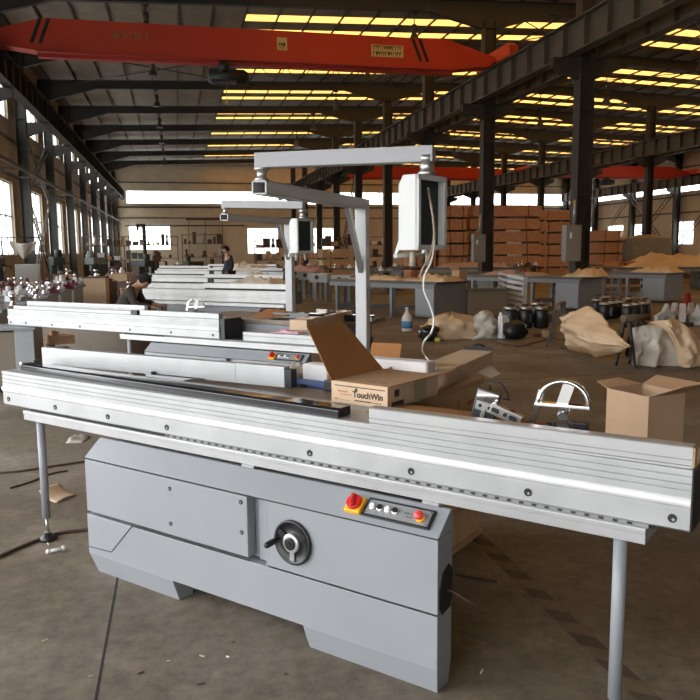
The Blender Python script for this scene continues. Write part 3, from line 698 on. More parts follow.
# cardboard packing sheet under the clamp
def sheet(u, v): return Vector(((u-.5)*.72, (v-.5)*.20, .003+.012*noise.noise(Vector((u*4, v*2, 1)))+.02*max(0, v-.7)*sin(u*5)))
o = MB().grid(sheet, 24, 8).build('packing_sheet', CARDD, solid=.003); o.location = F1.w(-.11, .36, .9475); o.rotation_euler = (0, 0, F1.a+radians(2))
tag(o, 'crumpled brown cardboard sheet lying behind the loose aluminium profile', 'packing')

# TouchWin carton with its lid flap up
bx0, bd0, bw, bd, bh = -.71, .355, .295, .40, .094
t = lying('cardboard_box', 'brown carton with black logo lettering and one tall raised flap, on the near saw', 'box', F1, bx0, bd0, .9462, -3.0)
m = MB(); th = .003
m.box(0, bw, 0, th, 0, bh); m.box(0, bw, bd-th, bd, 0, bh); m.box(0, th, th, bd-th, 0, bh); m.box(bw-th, bw, th, bd-th, 0, bh); m.box(0, bw, 0, bd, 0, .003)
m.build('box_body', CARDL, t)
m = MB(); m.box(0.002, bw-.001, 0.001, bd-.002, bh-.002, bh+.001); m.build('closed_flap', CARD, t)
m = MB()
fp_ = F1.atd(305, 326, bd0+.02); fx, fz = fp_.x-bx0, fp_.z-.9462
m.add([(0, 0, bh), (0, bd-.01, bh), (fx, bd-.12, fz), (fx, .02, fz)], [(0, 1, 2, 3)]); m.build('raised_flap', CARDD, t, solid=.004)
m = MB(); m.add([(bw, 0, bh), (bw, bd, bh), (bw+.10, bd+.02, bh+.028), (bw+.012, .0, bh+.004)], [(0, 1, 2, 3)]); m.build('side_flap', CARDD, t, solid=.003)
fm = lambda x, z: basis(Vector((x, -.0006, z)), (1, 0, 0), (0, 0, 1))
pr = MB(); pr.box(.018, .283, -.0006, 0, .0755, .0795); pr.box(.018, .034, -.0006, 0, .018, .021); pr.box(.125, .215, -.0006, 0, .018, .0225); pr.tube((.268, 0, .010), (.268, -.0008, .010), .0045, seg=10)
pr.box(.015, .1, -.0006, 0, .016, .0168); pr.build('printed_band', INK, t)
text_obj('TouchWin', .036, 'logo_lettering', INK, t, fm(.116, .035), .0004, bold=True)
m = MB(); m.lathe([(.0075, 0), (.0075, .0006)], (.134, 0, .066), (0, -1, 0), seg=12); m.box(.124, .145, -.0006, 0, .0625, .0640); m.build('logo_mark', INK, t)
rp_ = random.Random(2)
def smudge(name, m_, x0, x1, z, h, lid=False):
    # print too small to read: a row of short strokes
    mb = MB(); x = x0
    while x < x1:
        w_ = rp_.uniform(.003, .006)
        if lid: mb.box(x, x+w_, .06+z, .06+z+h*rp_.uniform(.6, 1), bh+.001, bh+.0014)
        else: mb.box(x, x+w_, -.0005, 0, z, z+h*rp_.uniform(.6, 1))
        x += w_+.0018
    mb.build(name, m_, t)
smudge('red_print', INKR, .035, .085, .050, .009); smudge('red_print', INKR, .05, .11, .039, .006); smudge('small_print', INK, .222, .262, .018, .004); smudge('lid_print', INK, .15, .25, 0, .008, True)
m = MB(); m.box(bw, bw+.0006, .05, .085, .045, .075); m.box(bw, bw+.0006, .03, .12, .008, .026); m.build('side_print', INK, t)
m = MB(); m.box(bw, bw+.0006, .135, .17, .045, .078); m.build('side_sticker', mat('sticker', (.55, .42, .3), .6), t)
m = MB(); m.box(bw, bw+.0009, .20, .30, .0, .0935); m.build('packing_tape', mat('tape', (.35, .27, .18), .3), t)
# foam slabs and bag behind the box
t = lying('foam_block', 'white foam block lying just behind the carton on the near saw', 'foam', F1, -1.04, 1.03, .931, 3)
m = MB(); m.box(0, .42, 0, .10, 0, .105); m.box(.06, .12, -.001, .101, .0, .1051); m.build('slab', FOAM, t, bevel=.012)
t = lying('foam_block', 'short white foam pad left of the raised carton flap', 'foam', F1, -1.22, .80, .931, -4)
m = MB(); m.box(0, .17, 0, .09, 0, .088); m.build('slab', FOAM, t, bevel=.01)
m = MB(); m.ball((0, 0, .04), .05, 1.3, .8, .85, 18, 12, .5, 3); o = m.build('plastic_bag', mat('clear_bag', (.55, .5, .42), .25, trans=((.6, .5, .4), .3))); o.location = F1.w(-1.27, .83, .931); tag(o, 'small crumpled clear plastic bag against the short foam pad', 'bag')
t = lying('tool_case', 'thin blue case lying on the near saw left of the carton', 'case', F1, -1.22, .66, .931, 0)
m = MB(); m.box(0, .24, 0, .12, 0, .012); m.build('case_body', BLUEP, t, bevel=.003)
m = MB(); m.box(.10, .14, -.004, 0, .002, .010); m.build('latch', BLACK, t)
t = lying('power_supply', 'small black electrical unit between the blue case and the logo carton', 'device', F1, -.95, .62, .931, 0)
m = MB(); m.box(0, .11, 0, .1, 0, .05); m.build('housing', BLACK, t, bevel=.004)
m = MB(); m.tube((.06, -.002, .02), (.06, .0, .02), .006); m.build('socket', STEEL, t)
# ------------------------------------------------------------------ more things lying on the near saw, right half
def clamp_block(s, d, ang, tilt, label):
    t = lying('clamp_block', label, 'clamp', F1, s, d, .949, ang)
    T = Matrix.Rotation(radians(tilt), 4, 'Y')
    m = MB(); m.box(-.045, .045, 0, .045, 0, .125, T); b = m.build('clamp_body', mat('dark_steel', (.09, .09, .09), .35, .7), t, bevel=.004)
    m = MB(); m.box(-.04, .04, -.002, 0, .085, .118, T); m.build('polished_face', CHROME, b)
    m = MB(); m.box(-.035, .035, -.004, 0, .045, .078, T); fp = m.build('slotted_plate', STEEL, b)
    for x in (-.018, .018): q = MB(); q.tube(T @ Vector((x, -.0045, .062)), T @ Vector((x, -.003, .062)), .007, seg=12); q.build('hole', DARK, fp)
    m = MB(); m.box(-.008, .008, -.008, 0, .012, .052, T); m.build('clamp_tongue', STEEL, b, bevel=.002)
    m = MB(); m.pipe([T @ Vector(p) for p in ((.0, .02, .125), (-.01, .02, .15), (.03, .03, .16), (.06, .04, .13), (.075, .04, .105), (.05, .05, .1))], .004, 6); m.build('short_cable', BLACK, t)
    return t
clamp_block(.005, .33, 12, 14, 'dark clamp block with polished top plate and short cable, tilted left of the guard')
t = lying('slotted_plate', 'tilted metal plate with oval slots between the clamp block and chrome guard', 'plate', F1, .055, .30, .950, 6)
T = Matrix.Translation((0, 0, .066)) @ Matrix.Rotation(radians(20), 4, 'Y')
m = MB(); m.box(0, .125, 0, .03, -.022, .018, T); m.build('plate_body', STEEL, t, bevel=.003)
for x in (.012, .082):
    m = MB(); pts = [(x+.004+.009*cos(a)+(.014 if cos(a) > 0 else 0), -.002+.009*sin(a)) for a in [2*pi*i/16 for i in range(16)]]
    m.prism(pts, 'y', -.002, 0, T); m.build('oval_slot', DARK, t)
m = MB(); m.tube(T @ Vector((.062, -.002, -.002)), T @ Vector((.062, 0, -.002)), .008); m.build('round_hole', DARK, t)
m = MB(); m.ball((.075, .02, .045), .018, 1.1, .8, .9, 12, 8, .2); m.build('red_knob', mat('maroon', (.10, .01, .01), .4), t)
def blade_guard(loc, rz, label, k=1., F=None):
    """half-disc chrome guard on a small stand"""
    t = thing('blade_guard', label, 'guard', loc, rz)
    m = MB(); n = 20; vs = []; ro, ri = .092*k, .080*k; cz = .105*k
    for yy in (0, .035*k):
        for r in (ro, ri):
            for i in range(n+1): a = pi*i/n; vs.append((r*cos(a), yy, cz+r*.95*sin(a)))
    q = n+1; fs = []
    for i in range(n): fs += [(i, i+1, q+i+1, q+i), (2*q+i, 3*q+i, 3*q+i+1, 2*q+i+1), (i, 2*q+i, 2*q+i+1, i+1), (q+i, q+i+1, 3*q+i+1, 3*q+i)]
    fs += [(0, q, 3*q, 2*q), (n, 2*q+n, 3*q+n, q+n)]; m.add(vs, fs, True); m.box(-ro, ro, 0, .035*k, cz-.012*k, cz); m.build('guard_arc', CHROME, t)
    m = MB(); m.prism([(-.028*k, cz-.01*k), (.012*k, cz-.01*k), (.04*k, cz+.075*k), (.0, cz+.082*k)], 'y', .012*k, .022*k); m.build('guard_web', STEEL, t)
    m = MB(); m.prism([(-.02*k, 0), (.03*k, 0), (.018*k, .06*k), (.012*k, .1*k), (-.012*k, .1*k), (-.014*k, .06*k)], 'y', .004*k, .03*k); m.tube((0, 0, .06*k), (0, .04*k, .075*k), .02*k); b = m.build('guard_stand', CHROME, t, bevel=.003)
    m = MB(); m.box(.03*k, .085*k, 0, .04*k, .001, .045*k); m.build('motor_block', BLACK, t, bevel=.004)
    m = MB(); m.ball((-.05*k, .02*k, .018*k), .017*k); m.tube((-.05*k, .02*k, .018*k), (-.02*k, .02*k, .03*k), .008*k); m.build('lock_knob', BLACK, t)
    m = MB(); m.bar((-.115*k, .01*k, .0), (-.078*k, .01*k, .15*k), .02*k, .012*k, up=(0, 1, 0)); m.build('guard_rail', CHROME, t)
    return t
blade_guard(F1.w(.325, .31, .949), F1.a+radians(6), 'chrome half-round blade guard on its stand beside the open cardboard box')

# ------------------------------------------------------------------ second saw, straight behind the first
F2 = Frame(1.07, 6.62, -43.6)
saw2 = thing('panel_saw', 'second sliding table saw, behind the near one, its long beam slid to the left', 'saw', F2.o, F2.a)
cabinet_body(saw2); handwheel(saw2); switches(saw2, False)
sb = F2.atd(8, 318, .09); se = F2.atd(219, 330, .09)
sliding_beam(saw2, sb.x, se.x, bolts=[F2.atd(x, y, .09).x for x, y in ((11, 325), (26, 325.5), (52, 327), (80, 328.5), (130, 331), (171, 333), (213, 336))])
m = MB(); m.box(se.x, se.x+.06, .10, .36, .745, .95); m.build('end_cap', BLACK, saw2)
r0 = F2.atd(120, 337, .10).x; r1 = F2.atd(357, 357, .10).x
rail(saw2, r0, r1, slots=(F2.atd(165, 340, .1).x, r1-.02, .034))
m = MB(); ex = F2.atd(243, 333, .1).x
m.prism([(.10, .757), (.10, .80), (.106, .803), (.106, .806), (.10, .809), (.10, .838), (.30, .838), (.30, .757)], 'x', ex, r1-.01); m.build('fixed_guideway', ALUW, saw2)
m = MB(); m.box(r1-.01, r1+.05, .10, .30, .745, .84); m.build('end_cap', BLACK, saw2)
support_leg(saw2, r0+.1, .135); support_leg(saw2, r1-.1, .135)
saw_table(saw2, -1.75, .2)
P2l = F2.atd(290.5, 300, 1.15)
AR2 = arm_set(saw2, F2, (P2l.x, 1.15), 1.93, (224, 220), 640, (304, 205), -2850, (303, 216), wd=.08, hh=.06, k=1.08)
def lying2(name, label, cat, s, d, z, ang=0., F=None, group=None): return lying(name, label, cat, F or F2, s, d, z, ang, group)
# profiles on the second saw
u0 = F2.atd(27, 305, .25).x; u1 = F2.atd(142, 306, .25).x
t = lying2('crosscut_fence', 'long white aluminium fence lying on the beam of the second saw', 'fence', u0, .25, .9465, 1)
m = MB(); m.box(0, u1-u0, 0, .045, 0, .085); m.build('fence_profile', ALUW, t, bevel=.003); m = MB(); m.box(u1-u0, u1-u0+.05, 0, .045, 0, .085); m.build('end_cap', BLACK, t)
u2 = F2.atd(14, 311, .13).x; u3 = F2.atd(131, 313, .13).x
t = lying2('fence_profile', 'white profile with a black stop block at its end on the second saw', 'profile', u2, .125, .9465, 0)
m = MB(); m.box(0, u3-u2, 0, .05, 0, .035); m.build('profile_body', ALUW, t, bevel=.002); m = MB(); m.box(u3-u2, u3-u2+.09, 0, .05, 0, .045); m.build('stop_block', BLACK, t)
u4 = F2.atd(136, 315, .12).x
t = lying2('fence_profile', 'white profile on the right end of the slid-out beam of the second saw', 'profile', u4+.05, .125, .9465, 0)
m = MB(); m.box(0, se.x-u4-.08, 0, .06, 0, .05); m.build('profile_body', ALUW, t, bevel=.002)
g = F2.atd(196, 315, .30); blade_guard(F2.w(g.x, .30, .9465), F2.a+.5, 'round chrome blade guard standing on the second saw beam', .95)
# bits on its table
def cloth(name, label, cat, loc, rz, w, d, h, m_, seed=1, nu=34, nv=22, group=None):
    def f(u, v):
        e = min(u, 1-u, v, 1-v); q = min(1, e*6)
        return Vector(((u-.5)*w, (v-.5)*d, max(.001, h*q*(.5+.55*noise.noise(Vector((u*4.1+seed, v*3.3, seed*1.7)))+.3*noise.noise(Vector((u*9, v*7, seed)))+.12*abs(noise.noise(Vector((u*20, v*13, seed)))))*.75)))
    o = MB().grid(f, nu, nv).build(name, m_, solid=.002); o.location = loc; o.rotation_euler = (0, 0, rz); return tag(o, label, cat, group)
pk = F2.atz(265, 336, .84)
cloth('pink_cloth', 'pink rag lying on the guideway of the second saw', 'rag', F2.w(pk.x+.05, .20, .842), F2.a, .32, .13, .05, mat('pink_rag', (.55, .33, .37), .8), 4)
t = lying2('black_bar', 'black beam with square ends lying across the second saw table', 'bar', -.75, .55, .9325, 4)
m = MB(); m.box(0, 1.1, 0, .07, 0, .06); m.build('bar_body', BLACKG, t, bevel=.003)
t = lying2('gear_housing', 'pale perforated metal bracket at the right end of the second saw', 'bracket', -.15, .44, .9325, -8)
m = MB(); m.box(0, .13, 0, .02, 0, .12); m.box(0, .13, 0, .12, 0, .01); b = m.build('plate', mat('cream_metal', (.42, .40, .34), .45), t, bevel=.003)
for x, z in ((.02, .02), (.02, .1), (.11, .02), (.11, .1)):
    m = MB(); m.tube((x, -.001, z), (x, 0, z), .006, seg=10); m.build('hole', DARK, b)
m = MB(); m.tube((.065, -.012, .04), (.065, 0, .04), .018); m.build('shaft_end', STEEL, b)
t = lying2('cardboard_flap', 'torn cardboard piece lying on the second saw by its black end cap', 'cardboard', se.x+.12, .45, .9325, 5)
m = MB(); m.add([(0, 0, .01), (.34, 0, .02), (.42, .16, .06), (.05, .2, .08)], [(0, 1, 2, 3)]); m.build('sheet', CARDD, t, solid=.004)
lc0 = onz(309, 331, .93); lc1 = onz(353, 318, .95)
t = thing('long_carton', 'long tan carton with reflective tape lying across the second saw, cables on top', 'box', (lc0.x+.02, lc0.y+.1, .931), atan2(lc1.y-lc0.y, lc1.x-lc0.x))
LL = (lc1-lc0).length; m = MB(); m.box(-.05, LL, 0, .16, 0, .085); m.build('carton_body', CARDL, t, bevel=.002)
for i, x in enumerate((.1, .45, .85)):
    m = MB(); m.box(x*LL, x*LL+.13, -.001, .161, .06, .0865); m.build('tape_patch', mat('shiny_tape', (.75, .55, .42), .15), t)
m = MB(); m.pipe([(LL*.1+.1*i, .05+.05*sin(i*2.3), .1+.012*cos(i)) for i in range(int(LL*7))], .009, 6); m.pipe([(LL-.02, .05, .09), (LL+.05, .04, .05), (LL+.03, 0, -.05), (LL+.06, .02, -.17), (LL+.01, .02, -.22)], .008, 6); m.build('coiled_cable', BLACK, t)

# ------------------------------------------------------------------ the row of saws receding behind
def simple_saw(ox, oy, deg, L0, L1, label, shift=0., arm=False):
    t = thing('panel_saw', label, 'saw', (ox, oy, 0), radians(deg)); s0, s1 = L0, L1
    m = MB(); m.prism([(-1.95, 0), (-1.35, 0), (-1.37, .1), (-.61, .1), (-.6, 0), (0, 0), (0, .59), (-1.95, .59)], 'y', 0, .6); m.prism([(0, .59), (.1, .672), (.6, .672), (.6, .59)], 'x', -1.95, 0); m.build('base_cabinet', GREY, t)
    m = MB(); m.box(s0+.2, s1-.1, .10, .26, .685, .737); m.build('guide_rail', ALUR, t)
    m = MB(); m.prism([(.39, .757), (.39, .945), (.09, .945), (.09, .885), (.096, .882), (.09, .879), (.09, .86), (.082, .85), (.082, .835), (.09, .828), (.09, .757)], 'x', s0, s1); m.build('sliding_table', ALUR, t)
    for sx in (s0, s1-.0): m = MB(); m.box(sx-.05 if sx == s0 else sx, sx if sx == s0 else sx+.06, .09, .39, .745, .95); m.build('end_cap', BLACK, t)
    for sx in (s0+.3, s1-.25): m = MB(); m.tube((sx, .15, 0), (sx, .15, .69), .022); m.build('support_leg', GREY, t)
    m = MB(); m.box(-1.7, -.1, .41, 1.1, .885, .93); m.build('saw_table', CASTT, t)
    return t
rowdef = [(14.15, -.62, 1.72, 'third saw from the camera, white beam behind the chrome guard'), (16.7, -.65, 1.95, 'fourth saw from the camera, beam just behind the crouching worker'), (19.6, -.7, 2.3, 'fifth saw from the camera in the receding row'),
          (22.6, -.7, 2.6, 'sixth saw from the camera, just in front of the standing worker'), (27.0, -.72, 3.2, 'seventh saw, behind the standing worker in the receding row'), (30.6, -.75, 3.4, 'eighth saw in the receding row, cream film on it'), (34.6, -.75, 3.9, 'last and farthest saw of the receding row')]
for i, (yl, xl, xr, lb) in enumerate(rowdef):
    Ls = 3.25+.0*i; an = -42.; a_ = radians(an); L = (xr-xl)/cos(a_)
    # origin so that the beam begins at (xl, yl)
    ox = xl - (-2.6)*cos(a_) + .09*sin(a_); oy = yl - (-2.6)*sin(a_) - .09*cos(a_)
    simple_saw(ox, oy, an, -2.6, -2.6+L, lb)
    Fi = Frame(ox, oy, an)
    t = lying('fence_profile', ['white fence profile with dark underside lying on the %s saw', 'white fence profile on top of the %s saw'][i % 2] % ('third', 'fourth', 'fifth', 'sixth', 'seventh', 'eighth', 'last')[i], 'profile', Fi, -2.6+L*(.0 if i % 2 else .42), .2, .9465, 0)
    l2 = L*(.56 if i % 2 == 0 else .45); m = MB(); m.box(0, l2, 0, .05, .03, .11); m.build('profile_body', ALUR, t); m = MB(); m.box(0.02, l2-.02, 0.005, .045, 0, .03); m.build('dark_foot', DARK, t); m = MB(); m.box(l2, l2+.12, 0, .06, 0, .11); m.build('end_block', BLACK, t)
    if i in (1, 2, 4, 5): cloth('plastic_sheet', 'cream plastic sheet heaped on the %s saw of the row' % ('third', 'fourth', 'fifth', 'sixth', 'seventh', 'eighth', 'last')[i], 'film', Fi.w(-2.6+L*.72, .6 if i < 3 else .45, .947), Fi.a, 1.1, .6, .22 if i < 4 else .4, mat('cream_sheet', (.62, .55, .44), .5), i+1)
# ------------------------------------------------------------------ left side: cabinets with fittings, machines, racks
ORD = ['nearest', 'second', 'third', 'fourth', 'fifth', 'sixth', 'seventh', 'eighth', 'ninth', 'tenth', 'eleventh', 'farthest']
GW = mat('cabinet_greywhite', (.27, .275, .28), .5, var=.1); GB = mat('cabinet_beige', (.16, .125, .09), .55, var=.1); MR = mat('maroon_red', (.12, .02, .028), .4); PK = mat('dull_pink', (.34, .2, .2), .6)
RUST = mat('rusty_brown', (.11, .06, .04), .7, var=.4, scale=9)
rnd = random.Random(11)
def fitting(loc, k, lab, grp, rz=0):
    m = MB()
    if k == 0: m.lathe([(.05, 0), (.05, .03), (.03, .05), (.03, .12), (.045, .13), (.045, .17), (.01, .18)], seg=12); mm = [CHROME]
    elif k == 1: m.box(-.09, .09, -.05, .05, 0, .06); m.tube((-.02, 0, .06), (-.02, 0, .15), .04, seg=10); m.box(-.12, -.06, -.03, .03, .06, .1); mm = [MR]
    elif k == 2: m.box(-.08, .08, -.06, .06, 0, .09); m.ball((0, 0, .12), .05); mm = [WHITEP]
    else: m.prism([(-.12, 0), (.12, 0), (.09, .05), (.0, .07), (-.09, .05)], 'y', -.05, .05); m.tube((0, -.07, .05), (0, .07, .05), .035, seg=10); mm = [CASTG]
    o = m.build('machine_fitting', mm); o.location = loc; o.rotation_euler = (0, 0, rz); tag(o, lab, 'fitting', grp)
kn = ['chrome knobbed fitting', 'dark red vice-like fitting', 'white capped fitting', 'cast grey bearing fitting']
for i in range(7):
    y = 11.5+1.72*i; x = -2.75+.03*i
    t = thing('grey_cabinet', 'grey-white cabinet covered with fittings, %s in the front left row' % (ORD[i] if i < 6 else 'farthest'), 'cabinet', (x, y, 0), radians(-6))
    m = MB(); m.box(-.55, .40, -.42, .42, .08, .80); m.box(-.5, .35, -.38, .38, 0, .08); m.build('cabinet_body', GB, t, bevel=.006)
    m = MB(); m.box(.40, .42, -.42, .42, .08, .80); m.box(-.55, .42, -.445, -.42, .08, .80); m.build('side_panel', GW, t)
    m = MB(); m.box(-.62, .48, -.46, .46, .80, .84); m.build('cabinet_top', GREYD, t)
    for j in range(7):
        k = rnd.choice([0, 1, 2, 3, 3, 0, 2]); fitting((x-.45+.15*j, y-.32+.21*(j % 4)+rnd.uniform(-.03, .03), .84), k, '%s on the %s cabinet of the front left row' % (kn[k], ORD[i] if i < 6 else 'farthest'), 'fittings on the grey cabinets', rnd.uniform(0, 3))
for i in range(4):
    y = 14.8+2.0*i; x = -4.35+.04*i
    t = thing('workbench', 'low dark bench with red and white parts, %s along the left wall' % (ORD[i] if i < 3 else 'farthest'), 'bench', (x, y, 0))
    m = MB(); m.box(-.6, .6, -.85, .85, .74, .80); m.build('bench_top', RUST, t)
    for sx in (-.5, .5):
        for sy in (-.75, .75): m = MB(); m.box(sx-.03, sx+.03, sy-.03, sy+.03, 0, .74); m.build('leg', STRUCT, t)
    m = MB(); m.box(-.55, .55, -.8, .8, .22, .25); m.build('shelf', RUST, t)
    for j in range(8):
        k = rnd.choice([1, 3, 2, 0, 3]); fitting((x-.4+.26*(j % 4), y-.6+.17*j, .80), k, '%s on the %s wall bench' % (kn[k], ORD[i] if i < 3 else 'farthest'), 'fittings on the wall benches', rnd.uniform(0, 3))
# workshop machines with heads
def mill(x, y, rz, h, label, m1, m2):
    t = thing('milling_machine', label, 'machine', (x, y, 0), rz)
    m = MB(); m.prism([(-.4, 0), (.4, 0), (.34, .3), (.22, .34), (.2, h), (-.2, h), (-.22, .34), (-.34, .3)], 'y', -.3, .3); m.build('column', m1, t, bevel=.02)
    m = MB(); m.box(-.35, .35, -1., -.25, h*.45, h*.5); m.box(-.12, .12, -.75, -.35, .2, h*.45); m.build('work_table', CASTG, t, bevel=.01)
    m = MB(); m.box(-.2, .2, -.75, .35, h, h+.28); m.tube((0, -.6, h+.28), (0, -.6, h+.55), .13); m.tube((0, -.6, h-.25), (0, -.6, h), .07); m.build('spindle_head', m2, t, bevel=.02)
    m = MB(); m.tube((.2, -.5, h+.1), (.42, -.62, h+.02), .015); m.ball((.42, -.62, h+.02), .035); m.build('feed_handle', BLACK, t)
DG = mat('dark_machine_green', (.025, .035, .03), .5, var=.3)
mill(-4.3, 29.6, .3, 1.15, 'dark green milling machine near the third left window', DG, DG)
mill(-3.2, 33.5, -.4, 1.1, 'dark milling machine with a pale cover left of the brown piles', DG, mat('pale_green', (.2, .24, .225), .5))
mill(-1.6, 34.6, .6, .95, 'brown-black milling machine behind the brown cartons', RUST, DG)
mill(-1.1, 39.0, .2, 1.1, 'small dark machine standing before the far left racks', DG, RUST)
mill(1.0, 41.0, -.8, .8, 'low dark green machine just beyond the saw row', DG, DG)
mill(-4.9, 22.9, .1, 1.2, 'dark machine by the leftmost windows', mat('near_black', (.03, .03, .03), .5), RUST)
t = thing('tall_cabinet', 'pale grey metal cabinet standing beside the white draped sheet', 'cabinet', (-4.5, 25.2, 0), .2)
m = MB(); m.box(-.35, .35, -.3, .3, 0, 1.25); m.build('cabinet_body', mat('pale_grey', (.38, .38, .35), .5), t, bevel=.01); m = MB(); m.box(-.3, .3, -.315, -.3, .1, 1.2); m.build('door', mat('pale_grey', (.38, .38, .35)), t)
t = thing('sheet_stand', 'white sheet draped over a thin frame below the left window', 'sheet', (-5.0, 27.2, 0), .1)
m = MB(); [m.tube((sx, 0, 0), (sx, 0, 2.0), .02) for sx in (-.6, .6)]; m.tube((-.62, 0, 2.1), (.62, 0, 2.1), .02); m.build('frame', STRUCT, t)
def ds(u, v): x = (u-.5)*.85*(1-v*v*.7); return Vector((x+.05, .04*sin(u*9), 2.02-v*.5-.12*sin(u*3)))
MB().grid(ds, 12, 6).build('draped_sheet', mat('white_sheet', (.62, .58, .52), .8), t, solid=.004)
# racks
SHM = mat('rack_brown', (.12, .085, .06), .6)
items = ['carton', 'casting', 'tub', 'bundle']
def rack(x, y, rz, w, h, n, label, lab2, d=.6, seed=1, blank=False):
    t = thing('storage_rack', label, 'rack', (x, y, 0), rz); r = random.Random(seed)
    for sx in (-w/2, w/2):
        for sy in (-d/2, d/2): m = MB(); m.box(sx-.03, sx+.03, sy-.03, sy+.03, 0, h); m.build('upright', SHM, t)
    zs = [h*(k+.35)/n for k in range(n)]
    for z in zs: m = MB(); m.box(-w/2, w/2, -d/2, d/2, z-.04, z); m.build('shelf', SHM, t)
    m = MB(); m.bar((-w/2, d/2, h-.02), (w/2, d/2, h-.02), .04, .04); m.bar((-w/2, -d/2, h-.02), (w/2, -d/2, h-.02), .04, .04); m.build('top_rail', SHM, t)
    if blank: return
    gap = h/n
    for kz, z in enumerate(zs):
        xx = -w/2+.1
        while xx < w/2-.28:
            ww = r.uniform(.2, .42); hh = r.uniform(.22, gap*.88); kind = r.choice(items); m = MB()
            if kind == 'carton': m.box(0, ww, -.2, .2, 0, hh); m.box(.0, ww, -.02, .02, hh, hh+.002); mm = r.choice([RUST, RUST, CARD])
            elif kind == 'casting': m.lathe([(ww*.45, 0), (ww*.5, hh*.2), (ww*.25, hh*.4), (ww*.3, hh*.8), (ww*.2, hh*.9)], (ww/2, 0, 0), seg=10); mm = r.choice([RUST, CASTG])
            elif kind == 'tub': m.prism([(.02, 0), (ww-.02, 0), (ww, hh*.7), (0, hh*.7)], 'y', -.18, .18); mm = r.choice([GREEN, WHITEP, PK])
            else: m.tube((ww/2, -.25, ww*.3), (ww/2, .25, ww*.3), ww*.3, seg=9); mm = r.choice([RUST, CASTG, WOOD])
            o = m.build({'carton': 'carton', 'casting': 'casting', 'tub': 'plastic_tub', 'bundle': 'wrapped_roll'}[kind], mm)
            c, s_ = cos(rz), sin(rz); o.location = (x+c*xx, y+s_*xx, z); o.rotation_euler = (0, 0, rz)
            tag(o, {'carton': 'carton', 'casting': 'rough casting', 'tub': 'plastic tub', 'bundle': 'wrapped roll'}[kind]+' on the %s shelf of the %s' % (('bottom', 'middle', 'upper', 'top')[kz if n > 3 or kz < 2 else kz], lab2), kind, 'stored goods on the far racks')
            xx += ww+r.uniform(.02, .07)
rack(-4.0, 47, .1, 2.6, 2.5, 3, 'brown rack of cartons against the far left columns', 'leftmost far rack', seed=2)
rack(-1.6, 52, 0, 3.4, 2.6, 3, 'long brown rack standing before the far left window', 'window rack', seed=5)
rack(1.7, 52, 0, 2.6, 2.7, 3, 'brown rack between the far left window and the sliding door', 'rack left of the sliding door', seed=8)
rack(6.0, 47, .05, 2.6, 2.3, 3, 'wooden frame rack right of the standing worker', 'wooden rack right of the standing worker', seed=9)
rack(9.6, 50, 0, 3.0, 2.4, 3, 'brown rack behind the row of white machine boxes', 'rack behind the white machine boxes', seed=12)
rack(13.0, 52, 0, 3.0, 2.5, 3, 'brown rack behind the nearest hanging control box', 'rack behind the hanging box', seed=14)
# brown heaps: cartons and castings on the floor
def heap(x, y, n, label, grp, seed, sx=1.4, sy=1.8):
    r = random.Random(seed)
    used_ = []
    for i in range(n):
        for _ in range(60):
            a, b = x+r.uniform(-sx, sx), y+r.uniform(-sy, sy)
            if all((a-c)**2+(b-d)**2 > .92**2 for c, d in used_): break
        else: continue
        used_.append((a, b)); w_, d_, h_ = r.uniform(.35, .55), r.uniform(.35, .5), r.uniform(.4, 1.0)
        m = MB(); kind = r.randint(0, 2)
        if kind < 2:
            t = thing('packing_crate', label, 'crate', (a, b, 0), r.uniform(-.5, .5), grp)
            m.box(-w_/2, w_/2, -d_/2, d_/2, 0, h_); m.build('crate_body', r.choice([CARD, RUST, CARDL]), t); m = MB(); m.box(-w_/2-.01, w_/2+.01, -d_/2-.01, d_/2+.01, h_, h_+.03); m.build('lid', r.choice([CARD, RUST]), t)
            k = r.randint(0, 3); fitting((a, b, h_+.03), k, kn[k]+' on '+label.replace('one of the ', 'a crate of the ').replace(' crates', ' heap', 1), grp+', tops', r.uniform(0, 3))
        else:
            m.ball((0, 0, h_*.45), h_*.5, 1.2, .9, .9, 12, 8, .5, i); o = m.build('sack', r.choice([RUST, PK, GB])); o.location = (a, b, 0); tag(o, 'dark sack '+label.replace('one of the ', 'among the '), 'sack', grp+' sacks')
heap(-1.6, 21.8, 7, 'one of the brown crates left of the crouching worker', 'brown crates left of the worker', 3, .5, 2.4)
heap(-2.6, 25.5, 9, 'one of the brown crates behind the grey cabinet row', 'brown crates behind the cabinet row', 5, 1.1, 2.)
heap(-1.6, 30.4, 6, 'one of the dark crates by the green milling machines', 'dark crates by the milling machines', 6, .8, 2.4)
heap(2.5, 45, 8, 'one of the low crates before the far sliding door', 'low crates before the sliding door', 7, 3.0, 1.5)
t = thing('gantry_stand', 'thin dark post with a small head in front of the far left window', 'stand', (-1.9, 49, 0))
m = MB(); m.tube((0, 0, 0), (0, 0, 3.2), .12); m.box(-.4, .1, -.1, .1, 3.1, 3.3); m.build('post', STRUCT, t); m = MB(); m.box(-.45, -.3, -.08, .08, 2.9, 3.3); m.build('head', STRUCT, t)
# under the beams, at the very left
t = thing('grinding_machine', 'low beige machine body on the floor behind the first saw', 'machine', (-1.1, 10.9, 0), radians(-42))
m = MB(); m.box(-.9, .9, -.3, .3, .0, .62); m.build('base_body', GB, t, bevel=.01); m = MB(); m.box(-.95, .95, -.35, .35, .62, .66); m.build('base_top', GREYD, t)
t = thing('bracket_stack', 'stack of brown angled castings below the second saw beam', 'castings', (-1.55, 9.95, 0), .3)
for k in range(4):
    m = MB(); m.box(-.2+.05*k, .1+.05*k, -.15, .15, .16*k, .16*k+.10); m.box(-.15+.05*k, -.08+.05*k, -.12, .12, .16*k+.10, .16*k+.16); m.build('bracket', [RUST, CARD, RUST, CARD][k], t)

